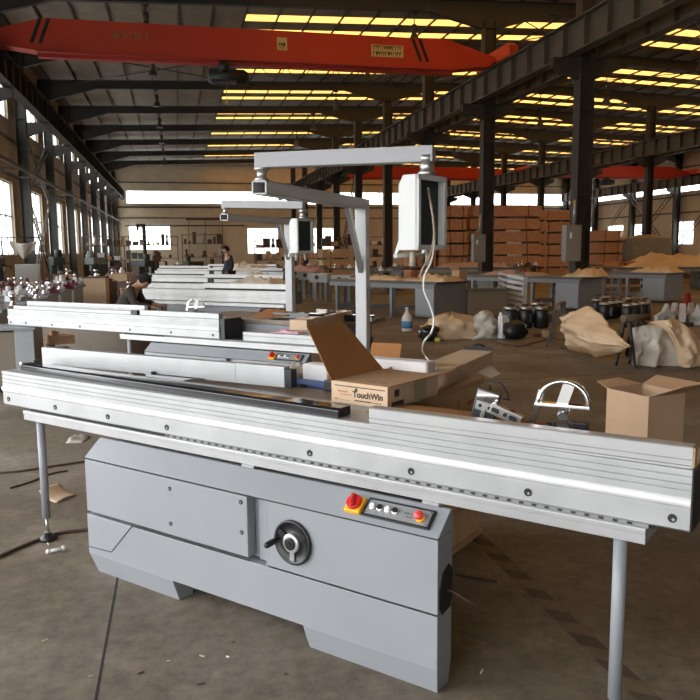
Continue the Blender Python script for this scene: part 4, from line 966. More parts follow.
t = thing('grey_cabinet', 'plain cabinet with grey end panel under the left end of the second saw beam', 'cabinet', (-2.0, 9.3, 0), 0)
m = MB(); m.box(-.35, .15, 0, .6, .06, .70); m.build('cabinet_body', GB, t, bevel=.006); m = MB(); m.box(.15, .36, -.01, .6, .02, .72); m.build('end_panel', GW, t, bevel=.004); m = MB(); m.box(-.38, .38, -.03, .62, .72, .745); m.build('cabinet_top', GREYD, t)
# ------------------------------------------------------------------ right and middle distance
BG = mat('bench_grey', (.22, .23, .235), .5, var=.08); BGD = mat('bench_dark', (.09, .085, .08), .5, var=.2)
def saw_base(ox, oy, deg, label, L=3.3, legs=True, body=1.25, dep=1.25):
    """unfinished saw: long table on leg frames with a cabinet at the right end"""
    t = thing('saw_base', label, 'machine', (ox, oy, 0), radians(deg))
    m = MB(); m.box(-L, .1, -.05, dep, .80, .86); m.build('table_top', BGD, t)
    m = MB(); m.box(-L, .05, -.06, -.05, .70, .80); m.build('front_rail', BG, t)
    m = MB(); m.box(-body*.45, 0, 0, dep-.05, .05, .80); m.build('cabinet', BG, t, bevel=.01)
    m = MB(); m.box(-body*.45+.01, -.01, -.012, 0, .1, .78); m.build('door', mat('bench_light', (.3, .32, .33), .45), t)
    for z in (.66, .46):
        m = MB(); m.tube((-body*.45-.05, .12, z), (-body*.45, .12, z), .03); m.lathe([(.05, 0), (.065, .02), (.05, .04)], (-body*.45-.05, .12, z), (-1, 0, 0)); m.build('hand_knob', BLACK, t)
    if legs:
        for k, sx in enumerate((-L+.15, -L*.66, -L*.40)):
            m = MB(); m.box(sx, sx+.07, 0, .12, 0, .80); m.box(sx, sx+.07, dep-.3, dep-.18, 0, .80); m.box(sx, sx+.07, .12, dep-.3, .12, .24); m.box(sx, sx+.07, .12, dep-.3, .70, .80); m.build('leg_frame', mat('bench_light', (.3, .32, .33)), t)
    return t
q = onz(468, 317, 0); t = thing('wooden_cabinet', 'plain brown cabinet left of the nested V frames', 'cabinet', (q.x, q.y, 0), radians(-8))
m = MB(); m.box(0, .95, 0, .5, 0, .60); m.build('cabinet_body', mat('dull_brown', (.17, .12, .075), .7), t, bevel=.01); m = MB(); m.box(-.05, 1.0, -.04, .55, .60, .65); m.build('cabinet_top', BGD, t)
p = onz(434, 320, 0); saw_base(p.x, p.y, -58, 'unfinished grey saw base with long table behind the hanging cable', 3.4)
FA = Frame(p.x, p.y, -58)
cloth('film_sheet', 'cream plastic film heaped along the table right of the hanging cable', 'film', FA.w(-.45, .5, .862), FA.a, 1.3, .75, .24, FILM, 2)
cloth('film_sheet', 'cream film lying on the table just right of the arm post', 'film', FA.w(-2.1, .5, .862), FA.a, 1.7, .7, .16, FILM, 3)
t = thing('carton', 'small brown carton on the table beside the nearest hanging box', 'box', FA.w(.0, .85, .861), FA.a)
m = MB(); m.box(-.16, .06, 0, .3, 0, .24); m.build('box_body', CARD, t); m = MB(); m.add([(-.16, 0, .24), (.06, 0, .24), (.1, -.12, .33), (-.2, -.12, .33)], [(0, 1, 2, 3)]); m.build('flap', CARD, t, solid=.004)
p = onz(578, 311, 0); p2 = p.copy(); saw_base(p.x, p.y, -60, 'unfinished grey saw base behind the draped sawhorses, black knobs on it', 3.6, True, 1.5); FB = Frame(p.x, p.y, -60)
cloth('film_sheet', 'pinkish plastic film heaped on the table left of the thick column', 'film', FB.w(-2.3, .5, .862), FB.a, 1.9, .8, .2, FILMP, 6)
cloth('film_sheet', 'cream film heaped on the saw base right of the thick column', 'film', FB.w(.6-.75, .6, .862), FB.a, .9, .9, .34, FILM, 9)
p = onz(664, 303, 0); saw_base(p.x, p.y, -60, 'unfinished grey saw base at the far right edge behind the white castings', 3.0, True, 1.5); FC = Frame(p.x, p.y, -60)
cloth('film_sheet', 'cream film heaped on the rightmost saw base', 'film', FC.w(-.5, .6, .862), FC.a, 1.3, .9, .35, FILM, 11)
saw_base(13.0, 28.0, -20, 'saw base with film, in front of the lumber piles', 3.6)
cloth('film_sheet', 'long pink film on the saw base before the lumber stacks', 'film', Frame(13.0, 28.0, -20).w(-1.6, .6, .862), radians(-20), 3.0, .9, .3, FILMP, 12)
saw_base(19.6, 24.6, -14, 'long saw base under yellowish film in the right distance', 3.8)
cloth('film_sheet', 'yellowish film piled on the long saw base in the right distance', 'film', Frame(19.6, 24.6, -14).w(-1.6, .5, .862), radians(-14), 3.4, 1., .55, FILM, 14)
saw_base(8.6, 28.8, -20, 'dark saw base standing left of the second near column', 2.0)
saw_base(9.6, 22.0, -20, 'grey saw base with clutter left of the stamped frames', 2.4)
# a row of small white machine boxes on leg panels
for i in range(6):
    y = 20.9+2.05*i; x = 4.28-.02*i+(.0 if i else .25)
    t = thing('scoring_unit', 'small white machine box on grey leg panels, %s in its receding row' % ('nearest', 'second', 'third', 'fourth', 'fifth', 'farthest')[i], 'machine', (x, y, 0), radians(-30))
    m = MB(); m.box(-.35, .25, -.05, .6, .62, .90); m.build('machine_box', mat('box_white', (.36, .36, .34), .45), t, bevel=.01)
    m = MB(); m.tube((-.1, -.06, .78), (-.1, -.05, .78), .07); m.box(-.13, -.02, -.07, -.05, .76, .80); m.build('dial', BLACK, t)
    m = MB(); m.box(-.22, -.12, -.02, .04, 0, .62); m.build('leg_panel', mat('bench_light', (.3, .32, .33)), t); m = MB(); m.box(.12, .2, .0, .5, 0, .62); m.build('leg_panel', BG, t); m = MB(); m.box(-.12, .12, .45, .5, .05, .62); m.build('rear_panel', BGD, t)
cloth('plastic_sheet', 'pink plastic sheet heaped on the row of white machine boxes', 'film', (4.1, 25.3, .905), radians(-30), 1.5, .7, .35, mat('pink_sheet', (.45, .24, .2), .6), 8)
# stamped V frames, nested in a stack
VG = mat('stamped_grey', (.36, .36, .34), .4, .3)
p = onz(524, 314, 0)
for k in range(7):
    t = thing('stamped_frame', 'nested grey V-shaped frame, %s in the stack by the motors' % ('lowest', 'second', 'third', 'fourth', 'fifth', 'sixth', 'topmost')[k], 'frame', (p.x, p.y, .06+.13*k), radians(-15), 'nested V frames by the motors')
    m = MB(); m.bar((0, -.05, .02), (-.40, .10, .10), .02, .075); m.bar((-.40, .10, .10), (-.52, .75, .16), .02, .06); m.bar((0,-.05,.02), (-.52, .75, .16), .02, .02); m.build('left_wing', VG, t)
    m = MB(); m.bar((0, -.05, .02), (.10, .55, .13), .02, .07); m.bar((.10, .55, .13), (-.1, .8, .16), .02, .06); m.build('right_wing', BGD, t)
    m = MB(); m.box(-.04, .05, -.08, -.04, -.06, .07); m.build('nose_plate', VG, t)
t = thing('pallet', 'low wooden pallet under the nested V frames', 'pallet', (p.x-.1, p.y+.3, 0), radians(-15)); m = MB(); [m.box(-.7, .6, y_, y_+.12, .0, .04) for y_ in (-.4, 0, .4)]; m.build('slats', RUST, t)
# black motors with chrome caps
def motor(x, y, i, lab, grp, s=1.):
    t = thing('electric_motor', lab, 'motor', (x, y, 0), .4*i, grp)
    m = MB(); m.lathe([(.08*s, 0), (.1*s, .02*s), (.1*s, .24*s), (.085*s, .26*s)], seg=16); m.box(-.03*s, .03*s, -.14*s, -.08*s, .08*s, .2*s); m.build('motor_body', BLACK, t)
    m = MB(); m.lathe([(.088*s, .262*s), (.092*s, .27*s), (.088*s, .30*s), (.07*s, .305*s)], seg=16); c_ = m.build('chrome_cap', STEEL, t); m = MB(); m.lathe([(.06*s, .30*s), (.05*s, .33*s), (.01*s, .335*s)], seg=12); m.build('cap_centre', BLACK, c_)
for i, (px, py) in enumerate(((510, 327), (525, 327), (536, 321), (541, 327))):
    q = onz(px, py+1, 0); motor(q.x, q.y, i, 'black motor with chrome cap, %s of four behind the white bag' % ('leftmost', 'second from left', 'third from left', 'rightmost')[i], 'black motors by the V frames', 1.45)
for i in range(14):
    q = onz(596+3.9*i-(i % 2)*2, 315+.35*i+(i % 3)*2.0-(i % 2)*5, 0); motor(q.x, q.y, i, 'black motor in the dense dark group behind the left draped sheet', 'black motors behind the draped sheet', 1.3)
# white castings at right
for i, px in enumerate((664, 673, 682, 691, 699)):
    q = onz(px, 325-(i % 2), 0); t = thing('white_casting', 'pale pointed casting on the floor, %s of the five at the right edge' % ('leftmost', 'second', 'middle', 'fourth', 'rightmost')[i], 'casting', (q.x, q.y, 0), .5*i)
    m = MB(); m.prism([(-.2, 0), (.2, 0), (.22, .18), (.1, .26), (.04, .45), (-.05, .28), (-.2, .2)], 'y', -.06, .06); m.build('casting_body', mat('pale_casting', (.42, .42, .4), .5), t, bevel=.012); m = MB(); m.tube((0, -.08, .13), (0, .08, .13), .06); m.build('boss', CASTG, t)
q = onz(673, 303, 0); t = thing('red_jack', 'small red jack standing by the rightmost saw base', 'jack', (q.x-.2, q.y-.9, 0)); m = MB(); m.prism([(-.11, 0), (.11, 0), (.07, .12), (.04, .34), (-.04, .34), (-.07, .12)], 'y', -.08, .08); m.build('jack_body', mat('jack_red', (.3, .02, .015), .5), t); m = MB(); m.tube((0, 0, .34), (0, 0, .42), .03); m.build('jack_screw', STEEL, t)
# sawhorses with drapes
def sawhorse(px, py, label, rz=0., ln=.72):
    q = onz(px, py, 0); t = thing('sawhorse', label, 'sawhorse', (q.x, q.y, 0), rz)
    for sx, sy in ((-.16, -.02), (.16, -.02), (-.16, ln-.17), (.16, ln-.17)):
        m = MB(); m.bar((sx, sy, 0), (sx*.25, sy, .62), .035, .035); m.build('leg', STRUCT, t)
    m = MB(); m.tube((0, -.1, .66), (0, ln, .66), .05, seg=10); m.build('padded_rail', mat('dirty_wrap', (.16, .11, .07), .9, var=.4, scale=20), t); m = MB(); m.bar((-.13, 0, .12), (.13, 0, .12), .02, .02); m.build('cross_bar', STRUCT, t)
    return q
q1 = sawhorse(557, 347, 'dark steel sawhorse at the left end of the hanging cream sheet', radians(-35)); q2 = sawhorse(626, 367, 'dark steel sawhorse between the two draped sheets', radians(-72), .42)
def spline(P, u):
    n = len(P)-1; x = min(u*n, n-1e-6); i = int(x); f = x-i; g = lambda k: Vector(P[max(0, min(n, k))])
    a, b, c, d = g(i-1), g(i), g(i+1), g(i+2)
    return .5*((2*b)+(c-a)*f+(2*a-5*b+4*c-d)*f*f+(3*b-a-3*c+d)*f**3)
def drape(top, bot, A, B, m_, name, label, seed, lean=.25, amp=.05, nu=64, nv=30, freq=19.):
    """a sheet hung between two sawhorses: outline measured in the vertical plane A-B, with folds and lean"""
    n = (Vector((B.x-A.x, B.y-A.y, 0))).normalized(); n = Vector((n.y, -n.x, 0))
    if n.dot(Vector((A.x, A.y, 0))) > 0: n = -n
    T = [onplane(x, y, A, n) for x, y in top]; Bt = [onplane(x, y, A, n) for x, y in bot]
    def f(u, v):
        p = spline(T, u).lerp(spline(Bt, u), v); e = sin(pi*u)
        w_ = sin(u*freq+v*2.2+seed)*amp*(.35+v)+.07*noise.noise(Vector((u*5, v*4, seed)))+.03*noise.noise(Vector((u*9, v*6, seed+3)))+.05*abs(noise.noise(Vector((u*9+v*5, v*5, seed+5))))+lean*sin(pi*v)*e
        p = p+n*w_; p.z = max(p.z, .012); return p
    return tag(MB().grid(f, nu, nv).build(name, m_, solid=.003), label, 'sheet')
A1 = Vector((q1.x+.05, q1.y+.1, 0)); B1 = Vector((q2.x-.1, q2.y+.25, 0))
drape([(562, 316), (575, 311), (590, 306), (604, 318), (618, 333), (630, 346)], [(565, 338), (571, 346), (582, 353), (597, 357), (613, 354), (630, 348)], A1, B1, FILM, 'draped_sheet', 'cream plastic sheet slung between the two dark sawhorses', 1, .28, .03, freq=17.)
A2 = Vector((q2.x+.05, q2.y+.05, 0)); B2 = Vector((q2.x+1.6, q2.y-.3, 0))
drape([(630, 328), (640, 326), (652, 324), (668, 326), (680, 333)], [(631, 364), (640, 369), (652, 372), (668, 373), (684, 375)], A2, B2, FILMW, 'draped_sheet', 'clear plastic sheet draped to the floor right of the second sawhorse', 5, .18, .032, freq=17)
drape([(648, 323), (662, 320), (676, 319), (690, 330), (706, 346)], [(664, 326), (672, 345), (680, 373), (694, 376), (710, 377)], A2-Vector((.02, .10, 0)), B2-Vector((.02, .10, 0)), FILM, 'draped_sheet', 'cream sheet lying over the clear sheet at the right edge', 9, .16, .03, freq=15)
t = thing('sawhorse', 'sawhorse hidden under the sheets at the right edge', 'sawhorse', (q2.x+1.0, q2.y+.75, 0), radians(-100))
for sx, sy in ((-.16, -.4), (.16, -.4), (-.16, .4), (.16, .4)): m = MB(); m.bar((sx, sy, 0), (sx*.25, sy, .44), .035, .035); m.build('leg', STRUCT, t)
m = MB(); m.box(-.04, .04, -.5, .5, .44, .50); m.build('top_rail', STRUCT, t)
# wrapped bundle on the floor, bottle, bag
q = onz(463, 339, 0)
def bundle(u, v):
    a = 2*pi*u; r = 1+.34*noise.noise(Vector((cos(a)*1.9, sin(a)*1.9, v*3)))+.22*noise.noise(Vector((cos(a)*6, sin(a)*6, v*9))); h = v
    w_ = (.56-.12*h)*r*(1 if v > 0 else .98)*(sin(pi*min(1, .5+ (1-h)*.5+.0)) if False else 1)*(1-h**6)
    return Vector((w_*cos(a), w_*.6*sin(a), .43*h+(.09*noise.noise(Vector((cos(a)*3, sin(a)*3, 4))))*h))
o = MB().grid(bundle, 40, 14).build('wrapped_bundle', FILM, solid=.003); o.location = (q.x-.1, q.y+.3, 0.0); tag(o, 'cream plastic-wrapped bundle lying on the floor behind the long carton', 'bundle')
def knot(u, v):
    a = 2*pi*u; r = .19*(1+.9*noise.noise(Vector((cos(a)*2, sin(a)*2, v*4+5)))+.5*noise.noise(Vector((cos(a)*6, sin(a)*6, v*9)))); w_ = r*(1.25-.9*v if v < .6 else .75)*(1-v**8)+.02
    return Vector((w_*cos(a)*1.15, w_*sin(a), .5*v))
o = MB().grid(knot, 26, 14).build('gathered_film', FILMW, solid=.003); o.location = (q.x+.46, q.y+.12, 0); tag(o, 'gathered end of clear film beside the wrapped bundle', 'film')
q = onz(407, 331, 0); t = thing('spray_bottle', 'white bottle with a blue label standing on the floor', 'bottle', (q.x, q.y, 0))
m = MB(); m.lathe([(.10, 0), (.105, .02), (.105, .24), (.09, .30), (.035, .38), (.032, .42)], seg=20); m.build('bottle_body', mat('bottle_white', (.62, .6, .56), .4), t); m = MB(); m.lathe([(.1065, .06), (.1065, .20)], seg=20); m.build('label_band', mat('label_blue', (.06, .25, .42), .5), t); m = MB(); m.lathe([(.04, .42), (.03, .47)], seg=12); m.build('cap', mat('bottle_white', (.62, .6, .56)), t)
q = onz(429, 341, 0); o = MB().ball((0, 0, .14), .17, 1, .8, .9, 18, 12, .45, 6).build('plastic_bag', BLACKG); o.location = (q.x, q.y, 0); tag(o, 'black knotted plastic bag on the floor right of the bottle', 'bag')
q = onz(438, 342, 0); o = MB().ball((0, 0, .04), .05, 1.4, 1, .8, 12, 8, .3, 7).build('yellow_rag', mat('yellow_rag', (.5, .42, .08), .8)); o.location = (q.x, q.y, 0); tag(o, 'small yellow rag beside the black bag', 'rag')
q = onz(446, 318, 0); o = MB().ball((0, 0, .16), .16, .8, .6, 1, 12, 8, .4, 9).build('yellow_sack', mat('yellow_sack', (.5, .33, .04), .7)); o.location = (q.x, q.y+.5, 0); tag(o, 'yellow sack behind the left end of the wrapped bundle', 'sack')
q = onz(503, 338, 0); t = thing('white_jug', 'white plastic canister standing beside a black bag', 'canister', (q.x, q.y, 0), .3)
m = MB(); m.prism([(-.09, 0), (.07, 0), (.10, .34), (.02, .42), (-.08, .40)], 'y', -.06, .06); m.build('jug_body', WHITEP, t, bevel=.015); m = MB(); m.tube((-.05, 0, .4), (-.07, 0, .46), .03); m.build('jug_cap', WHITEP, t)
q = onz(515, 339, 0); o = MB().ball((0, 0, .16), .2, 1.1, .8, .85, 18, 12, .35, 12).build('plastic_bag', BLACK); o.location = (q.x, q.y, 0); tag(o, 'black bag beside the white canister', 'bag')
cb_ = MB(); q = [onz(*p_, 0.02) for p_ in ((493, 341), (505, 345), (520, 346), (535, 342), (548, 339), (556, 338))]; cb_.pipe(q, .018, 6); tag(cb_.build('floor_hose', mat('hose_red', (.14, .05, .04), .5)), 'dark red hose on the floor in front of the black motors', 'hose')
t = thing('wood_block', 'small wooden block on the floor left of the sawhorse', 'block', onz(546, 337, 0)); m = MB(); m.box(-.06, .06, -.06, .06, 0, .12); m.build('block', WOOD2, t); m = MB(); m.box(-.2, .14, .06, .12, 0, .05); m.build('batten', RUST, t)
# electric boxes on the columns
for (cx, cy, z, lb) in ((X1, 18.8, 1.25, 'grey electric box mounted on the nearest thick column'), (X1, 25.2, 1.15, 'grey electric box mounted on the second thick column')):
    t = thing('electric_box', lb, 'electric box', (cx-.42, cy-.34, z)); m = MB(); m.box(-.22, .22, -.12, .13, 0, .95); m.build('box_body', mat('box_grey', (.2, .19, .16), .5), t, bevel=.01); m = MB(); m.box(-.19, .19, -.13, -.12, .04, .9); m.build('door', mat('box_grey2', (.24, .22, .19), .5), t)
    m = MB(); m.box(-.13, -.07, -.134, -.13, .6, .75); m.build('label_plate', WHITEP, t); m = MB(); m.tube((.05, 0, .95), (.05, 0, 1.6), .03); m.build('conduit', STEEL, t); m = MB(); m.box(.22, .42, .08, .13, .3, .4); m.build('bracket', STRUCT, t)
# ------------------------------------------------------------------ lumber stacks
def stack(xc, y, w, layers, z0, h, d, label, grp, m_, rz=0., seed=1, base=True):
    r = random.Random(seed); z = 0
    for k in range(layers):
        t = thing('lumber_pack', label % ('lowest', 'second', 'third', 'fourth', 'fifth', 'sixth', 'seventh')[k] if k < layers-1 else label % 'topmost', 'lumber', (xc+r.uniform(-.05, .05), y+r.uniform(-.05, .05), z), rz+r.uniform(-.01, .01), grp)
        for bx in (-.42, 0, .42): m = MB(); m.box(w*bx-.05, w*bx+.05, -d/2, d/2, 0, .09); m.build('bearer', RUST, t)
        m = MB(); nb = 5
        for i in range(nb):
            q = .006; m.box(-w/2+r.uniform(-.04, .04), w/2+r.uniform(-.04, .04), -d/2+r.uniform(-.02, .02), d/2, .09+(h-.09)*i/nb, .09+(h-.09)*(i+1)/nb-q)
        m.build('boards', m_, t)
        for bx in (-.3, .3): m = MB(); m.box(w*bx-.015, w*bx+.015, -d/2-.03, d/2+.03, .08, h+.004); m.build('strap', mat('strap_dark', (.12, .06, .03), .6), t)
        z += h+.006
stack(15.9, 36, 3.7, 6, 0, .61, 1.4, '%s pack of reddish boards in the wide lumber stack', 'packs of the wide lumber stack', WOOD, 0, 1)
stack(19.0, 36.3, 2.2, 6, 0, .58, 1.4, '%s pack of reddish boards in the stack left of the thick column', 'packs left of the thick column', WOOD, 0, 2)
stack(13.1, 35.6, 1.1, 6, 0, .60, 1.6, '%s pack in the narrow lumber stack at the wide stack\'s left', 'packs of the narrow stack', WOOD, .02, 3)
stack(11.75, 36.4, 1.2, 3, 0, .6, 1.4, '%s pack of the low lumber stack behind the hanging box', 'packs of the low stack', WOOD, 0, 4)
stack(22.3, 36.9, 1.3, 4, 0, .62, 1.4, '%s pack of the lumber stack right of the thick column', 'packs right of the thick column', WOOD, 0, 5)
stack(18.9, 29.6, 1.5, 2, 0, .5, 1.2, '%s orange pack on the floor beside the yellow film piles', 'orange packs', mat('orange_wood', (.55, .2, .07), .7, var=.3, scale=8), 0, 6)
stack(8.6, 40.5, 2.2, 3, 0, .55, 1.4, '%s pack of pale boards left of the hanging cable', 'pale board packs', WOOD2, 0, 7)
t = thing('wrapped_pallet', 'grey film-wrapped load on a raised stand, in the right distance', 'pallet load', (24.35, 36.4, 0), -.1)
m = MB(); m.box(-1.15, 1.15, -.9, .9, .0, .9); m.build('stand', RUST, t); m = MB(); m.box(-1.1, 1.1, -.8, .8, .9, 2.1); m.ball((0, 0, 2.0), .5, 2.2, 1.3, .5, 24, 12, .3, 3); m.build('wrapped_load', mat('grey_film', (.28, .24, .17), .5, var=.2), t, bevel=.06)
cloth('yellow_tarp', 'yellowish sheet heaped on the piles before the wrapped load', 'sheet', (22.5, 31.2, .86), -.2, 4.2, 1.6, .7, FILM, 21, 24, 12)
cloth('yellow_tarp', 'tall yellowish sheet mound before the right wall', 'sheet', (27.8, 34.2, .86), -.2, 4.0, 1.6, 1.0, FILM, 23, 24, 12)
for i, (x_, y_, w_) in enumerate(((22.5, 31.2, 4.3), (27.8, 34.2, 4.2), (17.2, 28.2, 2.8))):
    t = thing('board_pile', 'low pile of pale boards, %s' % ('under the nearer yellowish sheet', 'under the tall sheet mound', 'between the saw bases and the lumber')[i], 'boards', (x_, y_, 0), -.2); r = random.Random(i)
    for k in range(5): m = MB(); m.box(-w_/2+r.uniform(-.1, .1), w_/2+r.uniform(-.1, .1), -.85, .85, .17*k+.03, .17*k+.16); m.build('board_layer', [WOOD2, GB, WOOD, WOOD2, GB][k], t)
# clutter near the lumber: dark machine bits on benches
for i, (x_, y_, w_) in enumerate(((7.0, 27.0, 1.2), (12.3, 31.2, 1.6), (14.2, 30.5, 1.6), (15.4, 32.4, 1.2), (7.0, 31.5, 1.5), (6.4, 36.5, 1.4), (10.2, 33.5, 1.5))):
    t = thing('workbench', 'dark cluttered bench in the middle distance, %s from the left' % ('third', 'fifth', 'sixth', 'seventh', 'second', 'first', 'fourth')[i], 'bench', (x_, y_, 0), -.3)
    m = MB(); m.box(-w_/2, w_/2, -.4, .4, .78, .84); m.build('bench_top', BGD, t)
    for sx in (-w_/2+.05, w_/2-.05): m = MB(); m.box(sx-.04, sx+.04, -.35, .35, 0, .78); m.build('leg_panel', STRUCT, t)
    for j in range(4):
        k = (i+j) % 4; fitting((x_-w_/2+.2+.3*j, y_-.1-.09*j, .84), k, kn[k]+' on the dark bench, %s from the left' % ('third', 'fifth', 'sixth', 'seventh', 'second', 'first', 'fourth')[i], 'fittings on the dark benches', j)
# ------------------------------------------------------------------ behind the near saw: open carton, crates, long carton
q = onz(640, 398, .62); rz = radians(-18)
fr = onz(607, 388, .62); fl_ = onz(649, 397, .62); bw_ = (fl_-fr).length
an = atan2(fl_.y-fr.y, fl_.x-fr.x)
t = thing('open_carton', 'tall open brown carton with spread flaps behind the right end of the saw', 'box', (fr.x, fr.y, 0), an)
D = .34; hC = .62; th = .006; W_ = bw_
m = MB(); m.box(0, W_, 0, th, 0, hC); m.box(0, th, th, D, 0, hC); m.box(W_-th, W_, th, D, 0, hC); m.box(0, W_, D-th, D, 0, hC); m.box(0, W_, 0, D, 0, .01); m.build('box_body', mat('box_tan', (.50, .33, .2), .8, var=.08, scale=4), t)
for nm, vs in (('flap', [(0, 0, hC), (0, D, hC), (-.20, D*.92, hC+.02), (-.20, .1, hC+.01)]), ('flap', [(W_, 0, hC), (W_, D, hC), (W_+.20, D+.02, hC+.10), (W_+.20, .06, hC+.09)]), ('flap', [(0, D, hC), (W_, D, hC), (W_+.02, D+.16, hC+.05), (-.02, D+.16, hC+.05)])):
    m = MB(); m.add(vs, [(0, 1, 2, 3)]); m.build(nm, CARD, t, solid=.005)
m = MB(); m.box(.002, W_, -.001, .0, .40, .404); m.box(.1, .103, -.001, 0, .02, .2); m.build('tape_seam', mat('tape', (.35, .27, .18)), t)
# crates carrying the long carton
na = F1.w(-.35, .62, 0); 
l0 = onz(423, 399, .90); l1 = onz(493, 364, .90); dl_ = (l1-l0); dl_.z = 0; LL = dl_.length; an = atan2(dl_.y, dl_.x)
t = thing('long_carton', 'long tan carton wrapped in tape lying on crates behind the near saw', 'box', (l0.x, l0.y, .90), an)
m = MB(); m.box(-.12, LL, 0, .20, 0, .08); m.build('carton_body', CARDL, t, bevel=.003)
m = MB(); m.box(LL*.06, LL*.24, -.001, .201, .02, .0812); m.build('shiny_tape', mat('shiny_tape', (.75, .55, .42), .15), t); m = MB(); m.box(LL*.40, LL*.50, -.001, .201, -.0, .0812); m.build('tape_band', mat('tape', (.35, .27, .18)), t)
m = MB(); m.box(LL, LL+.012, .01, .19, -.02, .10); m.lathe([(.05, 0), (.06, .02), (.03, .03)], (LL+.01, .1, .06), (1, 0, 0)); m.build('black_end', BLACK, t); m = MB(); m.add([(LL-.30, 0.01, -.004), (LL-.02, 0.01, -.004), (LL-.05, -.06, -.05), (LL-.22, -.05, -.05)], [(0, 1, 2, 3)]); m.build('white_flap', WHITEP, t, solid=.003)
Fc = Frame(l0.x, l0.y, math.degrees(an))
for k in range(2):
    t = thing('wooden_crate', ['lower wooden crate carrying the long carton', 'upper wooden crate with red mark, under the long carton'][k], 'crate', Fc.w(LL*.42, .10, .449*k), an-radians(8))
    m = MB(); w_ = .46; d_ = .28; m.box(-w_/2, w_/2, -d_/2, d_/2, .02, .43); m.build('crate_box', WOOD2, t)
    for z in (0, .21, .418): m = MB(); m.box(-w_/2-.012, w_/2+.012, -d_/2-.012, d_/2+.012, z, z+.03); m.build('batten', CARD, t)
    if k: m = MB(); m.box(-.1, .18, -d_/2-.001, -d_/2, .25, .27); m.box(-.06, -.04, -d_/2-.001, -d_/2, .24, .36); m.box(.06, .16, -d_/2-.001, -d_/2, .32, .345); m.build('red_mark', INKR, t)
# open box behind the logo carton
p_ = F1.w(-.97, .92, .931); t = thing('cardboard_box', 'open cardboard box with dark inside just behind the logo carton', 'box', p_, F1.a+radians(12))
m = MB(); m.box(0, .17, 0, .004, 0, .07); m.box(0, .17, .2, .204, 0, .07); m.box(0, .004, 0, .2, 0, .07); m.box(.166, .17, 0, .2, 0, .07); m.box(0, .17, 0, .2, 0, .004); m.build('box_body', CARD, t)
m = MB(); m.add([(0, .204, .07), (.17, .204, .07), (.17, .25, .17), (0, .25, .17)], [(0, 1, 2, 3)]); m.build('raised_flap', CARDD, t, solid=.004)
# litter on the floor
def litter(px, py, w_, d_, h_, m_, nm, lb, cat, seed): q = onz(px, py, 0); cloth(nm, lb, cat, (q.x, q.y, .001), seed*.7, w_, d_, h_, m_, seed, 8, 8)
litter(78, 440, .22, .15, .07, mat('clear_bag', (.55, .5, .42)), 'plastic_bag', 'crumpled clear bag on the floor between left leg and cabinet', 'bag', 2)
t = thing('cardboard_scrap', 'folded tan cardboard scrap on the floor beside the left support leg', 'cardboard', onz(58, 498, 0), .9); m = MB().grid(lambda u, v: Vector(((u-.5)*.17, (v-.5)*.15, .004+.06*v*v+.01*sin(u*3))), 8, 8); m.build('sheet', CARDL, t, solid=.004)
t = thing('white_bolt', 'small white bone-shaped plastic piece on the floor near the left foot', 'plastic piece', onz(56, 552, 0), .4); m = MB(); m.tube((-.035, 0, .012), (.035, 0, .012), .009); m.ball((-.04, 0, .013), .013); m.ball((.04, 0, .013), .013); m.build('piece', WHITEP, t)
def floor_cable(pts, r, lb, m_=BLACK):
    P = [onz(a, b, r) for a, b in pts]; out = []
    Q = [P[0]*2-P[1]]+P+[P[-1]*2-P[-2]]
    for i in range(1, len(Q)-2):
        for k in range(8):
            u = k/8; a, b, c, d = Q[i-1], Q[i], Q[i+1], Q[i+2]; v = .5*((2*b)+(c-a)*u+(2*a-5*b+4*c-d)*u*u+(3*b-a-3*c+d)*u**3); v.z = r; out.append(v)
    tag(MB().pipe(out, r, 6).build('floor_cable', m_), lb, 'cable')
CBR = mat('cable_rust', (.07, .035, .025), .6)
floor_cable([(-20, 565), (0, 556), (30, 543), (60, 533), (100, 529), (130, 531)], .009, 'dark cable curving over the floor past the left foot', CBR)
floor_cable([(-20, 474), (20, 471), (60, 465), (95, 460)], .008, 'dark cable across the floor behind the left support leg', CBR)
floor_cable([(10, 488), (30, 482), (50, 474), (70, 470)], .006, 'thin cable crossing the floor left of the saw', CBR)
floor_cable([(455, 574), (475, 578), (500, 582)], .006, 'short dark wire on the floor right of the base', CBR)
floor_cable([(560, 348), (600, 352), (640, 345), (690, 352)], .012, 'thin hose along the floor behind the open carton', CBR)
rnd2 = random.Random(4)
for i in range(22):
    px, py = rnd2.uniform(5, 690), rnd2.uniform(500, 690)
    if 90 < px < 450 and py < 690: py = rnd2.uniform(640, 695) if px < 300 else py
    q = onz(px, py, 0); m = MB(); m.bar((0, 0, .003), (rnd2.uniform(.01, .03), 0, .003), .006, .004); o = m.build('wood_chip', rnd2.choice([WOOD2, RUST, WHITEP])); o.location = (q.x, q.y, 0); o.rotation_euler = (0, 0, rnd2.uniform(0, 6)); tag(o, 'tiny chip of debris scattered on the foreground concrete', 'debris', 'debris chips on the floor')
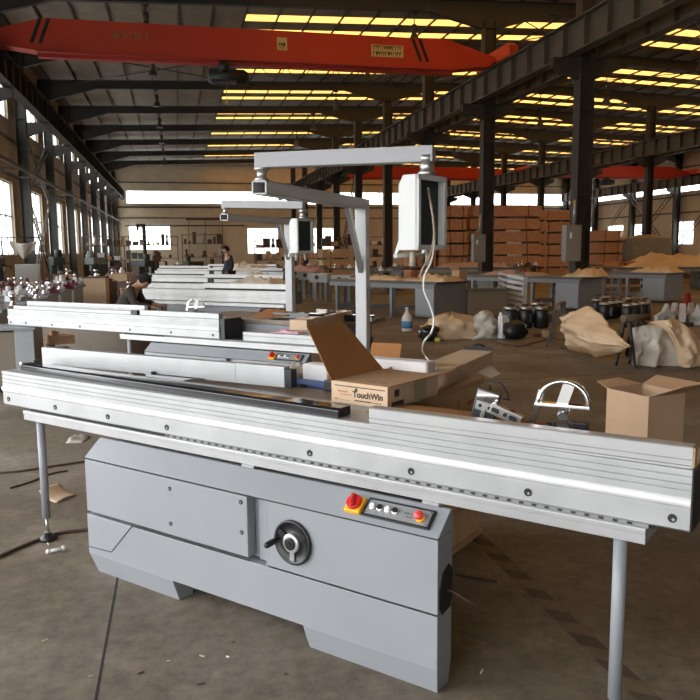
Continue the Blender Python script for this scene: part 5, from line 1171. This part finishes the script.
# ------------------------------------------------------------------ the two workers
SKIN = mat('skin', (.45, .25, .16), .55)
HAIR = mat('black_hair', (.008, .007, .006), .9)
def skinned(name, pts, edges, rad, m_, parent, lvl=2, root=0):
    me = bpy.data.meshes.new(name); me.from_pydata([Vector(p) for p in pts], edges, []); me.materials.append(m_)
    o = bpy.data.objects.new(name, me); COL.objects.link(o)
    md = o.modifiers.new('skin', 'SKIN'); md.use_smooth_shade = True
    for v, r in zip(me.skin_vertices[0].data, rad): v.radius = (r, r) if not isinstance(r, tuple) else r; v.use_root = False
    me.skin_vertices[0].data[root].use_root = True
    s = o.modifiers.new('sub', 'SUBSURF'); s.levels = lvl; s.render_levels = lvl
    dg = bpy.context.evaluated_depsgraph_get(); me2 = bpy.data.meshes.new_from_object(o.evaluated_get(dg)); me2.name = name
    bpy.data.objects.remove(o); me2.materials.clear(); me2.materials.append(m_)
    for p in me2.polygons: p.use_smooth = True
    o = bpy.data.objects.new(name, me2); COL.objects.link(o); o.parent = parent; return o
def person(loc, rz, J, label, coat, trous):
    """J: joint positions of the pose"""
    t = thing('person', label, 'person', loc, rz)
    n = ['pel', 'wai', 'che', 'nec', 'hed', 'shl', 'ell', 'wrl', 'shr', 'elr', 'wrr', 'hil', 'knl', 'anl', 'tol', 'hir', 'knr', 'anr', 'tor']
    ix = {k: i for i, k in enumerate(n)}; E_ = [('pel', 'wai'), ('wai', 'che'), ('che', 'nec'), ('nec', 'hed'), ('che', 'shl'), ('shl', 'ell'), ('ell', 'wrl'), ('che', 'shr'), ('shr', 'elr'), ('elr', 'wrr'), ('pel', 'hil'), ('hil', 'knl'), ('knl', 'anl'), ('anl', 'tol'), ('pel', 'hir'), ('hir', 'knr'), ('knr', 'anr'), ('anr', 'tor')]
    R_ = dict(pel=.13, wai=.12, che=.14, nec=.055, hed=.075, shl=.06, ell=.042, wrl=.028, shr=.06, elr=.042, wrr=.028, hil=.09, knl=.06, anl=.04, tol=.035, hir=.09, knr=.06, anr=.04, tor=.035)
    pts = [Vector(J[k]) for k in n]; ed = [(ix[a], ix[b]) for a, b in E_]; rad = [R_[k] for k in n]
    # hands: palm and five fingers each grow out of the wrist
    for w, e in (('wrl', 'ell'), ('wrr', 'elr')):
        d = (Vector(J[w])-Vector(J[e])).normalized(); sd = d.cross(Vector((0, 0, 1))); sd = sd.normalized() if sd.length > .05 else Vector((1, 0, 0))
        pi_ = len(pts); pts.append(Vector(J[w])+d*.07); ed.append((ix[w], pi_)); rad.append(.034)
        for q, ln in zip((-.03, -.011, .009, .028), (.065, .075, .07, .055)):
            a = len(pts); pts += [pts[pi_]+d*.03+sd*q, pts[pi_]+d*(.03+ln*.55)+sd*q*1.1, pts[pi_]+d*(.03+ln*.9)+sd*q*1.1-Vector((0, 0, ln*.35))]; ed += [(pi_, a), (a, a+1), (a+1, a+2)]; rad += [.010, .009, .008]
        a = len(pts); pts += [Vector(J[w])+d*.03+sd*.04, Vector(J[w])+d*.07+sd*.06]; ed += [(ix[w], a), (a, a+1)]; rad += [.012, .010]
    skinned('body', pts, ed, rad, SKIN, t)
    C = lambda ks, sc, nm, mm, extra=0: skinned(nm, [J[k] for k in ks], [(ks.index(a), ks.index(b)) for a, b in E_ if a in ks and b in ks], [R_[k]*sc+extra for k in ks], mm, t)
    C(['pel', 'wai', 'che', 'shl', 'ell', 'wrl', 'shr', 'elr', 'wrr'], 1.08, 'jacket', coat, .018)
    C(['pel', 'hil', 'knl', 'anl', 'hir', 'knr', 'anr'], 1.08, 'trousers', trous, .014)
    hd = Vector(J['hed']); up = (hd-Vector(J['nec'])).normalized(); f = Vector(J['face']).normalized()
    f = (f-up*f.dot(up)).normalized(); sdv = up.cross(f); Mh = Matrix.Translation(hd+up*.03) @ Matrix((f, sdv, up)).transposed().to_4x4()
    def hp(v): return Mh @ Vector(v)
    m = MB(); rg, sg = 14, 18; vs = []
    for k in range(rg+1):
        th = pi*k/rg
        for i in range(sg):
            a = 2*pi*i/sg; x, y, z = sin(th)*cos(a)*.098, sin(th)*sin(a)*.078, cos(th)*.122
            if z < -.02: x *= 1-.25*min(1, (-z-.02)/.1)*(1 if x < 0 else .1); y *= 1-.3*min(1, (-z-.02)/.1)
            vs.append(hp((x, y, z)))
    m.add(vs, [(k*sg+i, (k+1)*sg+i, (k+1)*sg+(i+1) % sg, k*sg+(i+1) % sg) for k in range(rg) for i in range(sg)], True)
    m.prism([(.088, .01), (.122, -.032), (.09, -.038)], 'y', -.014, .014, Mh); h = m.build('head', SKIN, t)
    for sy in (-1, 1):
        m = MB(); m.ball(hp((.086, sy*.032, .0)), .012, 1, 1, .6); m.build('eye', BLACK, h)
        m = MB(); m.ball(hp((-.005, sy*.08, -.012)), .026, .6, .35, 1); m.build('ear', SKIN, h)
    m = MB(); m.ball(hp((.085, 0, -.062)), .022, .5, 1.1, .3); m.build('mouth', mat('lips', (.3, .1, .08), .5), h)
    m = MB(); vs = []
    for k in range(9):
        th = pi*.60*k/8
        for i in range(sg): a = 2*pi*i/sg; e = 1.09; lim = th*(1 if cos(a) < .35 else .62); vs.append(hp((sin(lim)*cos(a)*.098*e-.004, sin(lim)*sin(a)*.078*e, cos(lim)*.122*1.08)))
    m.add(vs, [(k*sg+i, (k+1)*sg+i, (k+1)*sg+(i+1) % sg, k*sg+(i+1) % sg) for k in range(8) for i in range(sg)], True); m.build('hair', HAIR, t, solid=.012)
    for s_ in ('l', 'r'):
        a, b = Vector(J['an'+s_]), Vector(J['to'+s_]); m = MB(); d = (b-a); d.z = 0; d.normalize(); c = Vector((a.x, a.y, 0))+d*.05
        Ms = Matrix.Translation(c) @ Matrix((d, Vector((0, 0, 1)).cross(d), Vector((0, 0, 1)))).transposed().to_4x4()
        m.prism([(-.11, 0), (.15, 0), (.15, .035), (.06, .07), (-.02, .11), (-.11, .11)], 'y', -.045, .045, Ms); m.build('shoe', BLACK, t, bevel=.01)
    return t
# x forward
ST = dict(pel=(0, 0, .95), wai=(.0, 0, 1.1), che=(.02, 0, 1.32), nec=(.03, 0, 1.5), hed=(.06, 0, 1.60), shl=(.02, .18, 1.42), ell=(-.02, .24, 1.14), wrl=(.14, .2, .97), shr=(.02, -.18, 1.42), elr=(-.02, -.24, 1.14), wrr=(.12, -.2, .93),
          hil=(0, .1, .9), knl=(.03, .11, .5), anl=(0, .12, .09), tol=(.13, .13, .04), hir=(0, -.1, .9), knr=(-.02, -.11, .5), anr=(-.06, -.12, .09), tor=(.07, -.13, .04), face=(1, 0, -.35))
person((1.52, 23.3, 0), radians(200), ST, 'standing person in dark navy jacket with black hair, head lowered over the saws', mat('navy_jacket', (.02, .022, .03), .8), mat('dark_trousers', (.02, .02, .022), .8))
BD = dict(pel=(-.05, 0, .62), wai=(.05, 0, .74), che=(.16, 0, .93), nec=(.26, 0, 1.06), hed=(.34, 0, 1.12), shl=(.18, .18, 1.0), ell=(.28, .26, .78), wrl=(.48, .16, .76), shr=(.18, -.18, 1.0), elr=(.28, -.26, .78), wrr=(.48, -.16, .74),
          hil=(-.05, .11, .58), knl=(.32, .16, .46), anl=(.12, .16, .09), tol=(.26, .17, .04), hir=(-.05, -.11, .58), knr=(.34, -.16, .44), anr=(.14, -.16, .09), tor=(.28, -.17, .04), face=(1, 0, -.75))
person((-.88, 12.6, 0), radians(-12), BD, 'crouching person in olive brown jacket bending over beside the third saw', mat('olive_jacket', (.045, .037, .022), .85), mat('brown_trousers', (.05, .045, .04), .85))
st = thing('stool', 'low wooden stool under the crouching worker', 'stool', (-.92, 12.6, 0))
m = MB(); m.box(-.16, .16, -.16, .16, .42, .45); m.build('seat', WOOD, st)
for a in (-.13, .13):
    for b in (-.13, .13): m = MB(); m.box(a-.02, a+.02, b-.02, b+.02, 0, .42); m.build('leg', WOOD, st)
# ------------------------------------------------------------------ daylight
w = bpy.data.worlds.new('sky'); SC.world = w; w.use_nodes = True
N = w.node_tree.nodes; L = w.node_tree.links; bg = N['Background']
tc = N.new('ShaderNodeTexCoord'); sp = N.new('ShaderNodeSeparateXYZ'); rp = N.new('ShaderNodeValToRGB')
L.new(tc.outputs['Generated'], sp.inputs[0]); L.new(sp.outputs['Z'], rp.inputs[0]); L.new(rp.outputs[0], bg.inputs[0])
rp.color_ramp.elements[0].position = 0.; rp.color_ramp.elements[0].color = (.55, .56, .56, 1)
rp.color_ramp.elements[1].position = .12; rp.color_ramp.elements[1].color = (.94, .965, 1.0, 1)
bg.inputs[1].default_value = 1.0
vs = SC.view_settings; vs.view_transform = 'Standard'; vs.look = 'None'; vs.gamma = 1; vs.exposure = 3.0; vs.use_curve_mapping = False
SC.display_settings.display_device = 'sRGB'
SC.cycles.max_bounces = 8; SC.cycles.diffuse_bounces = 5; SC.cycles.transparent_max_bounces = 16
SC.cycles.use_denoising = True; SC.cycles.sample_clamp_indirect = 6
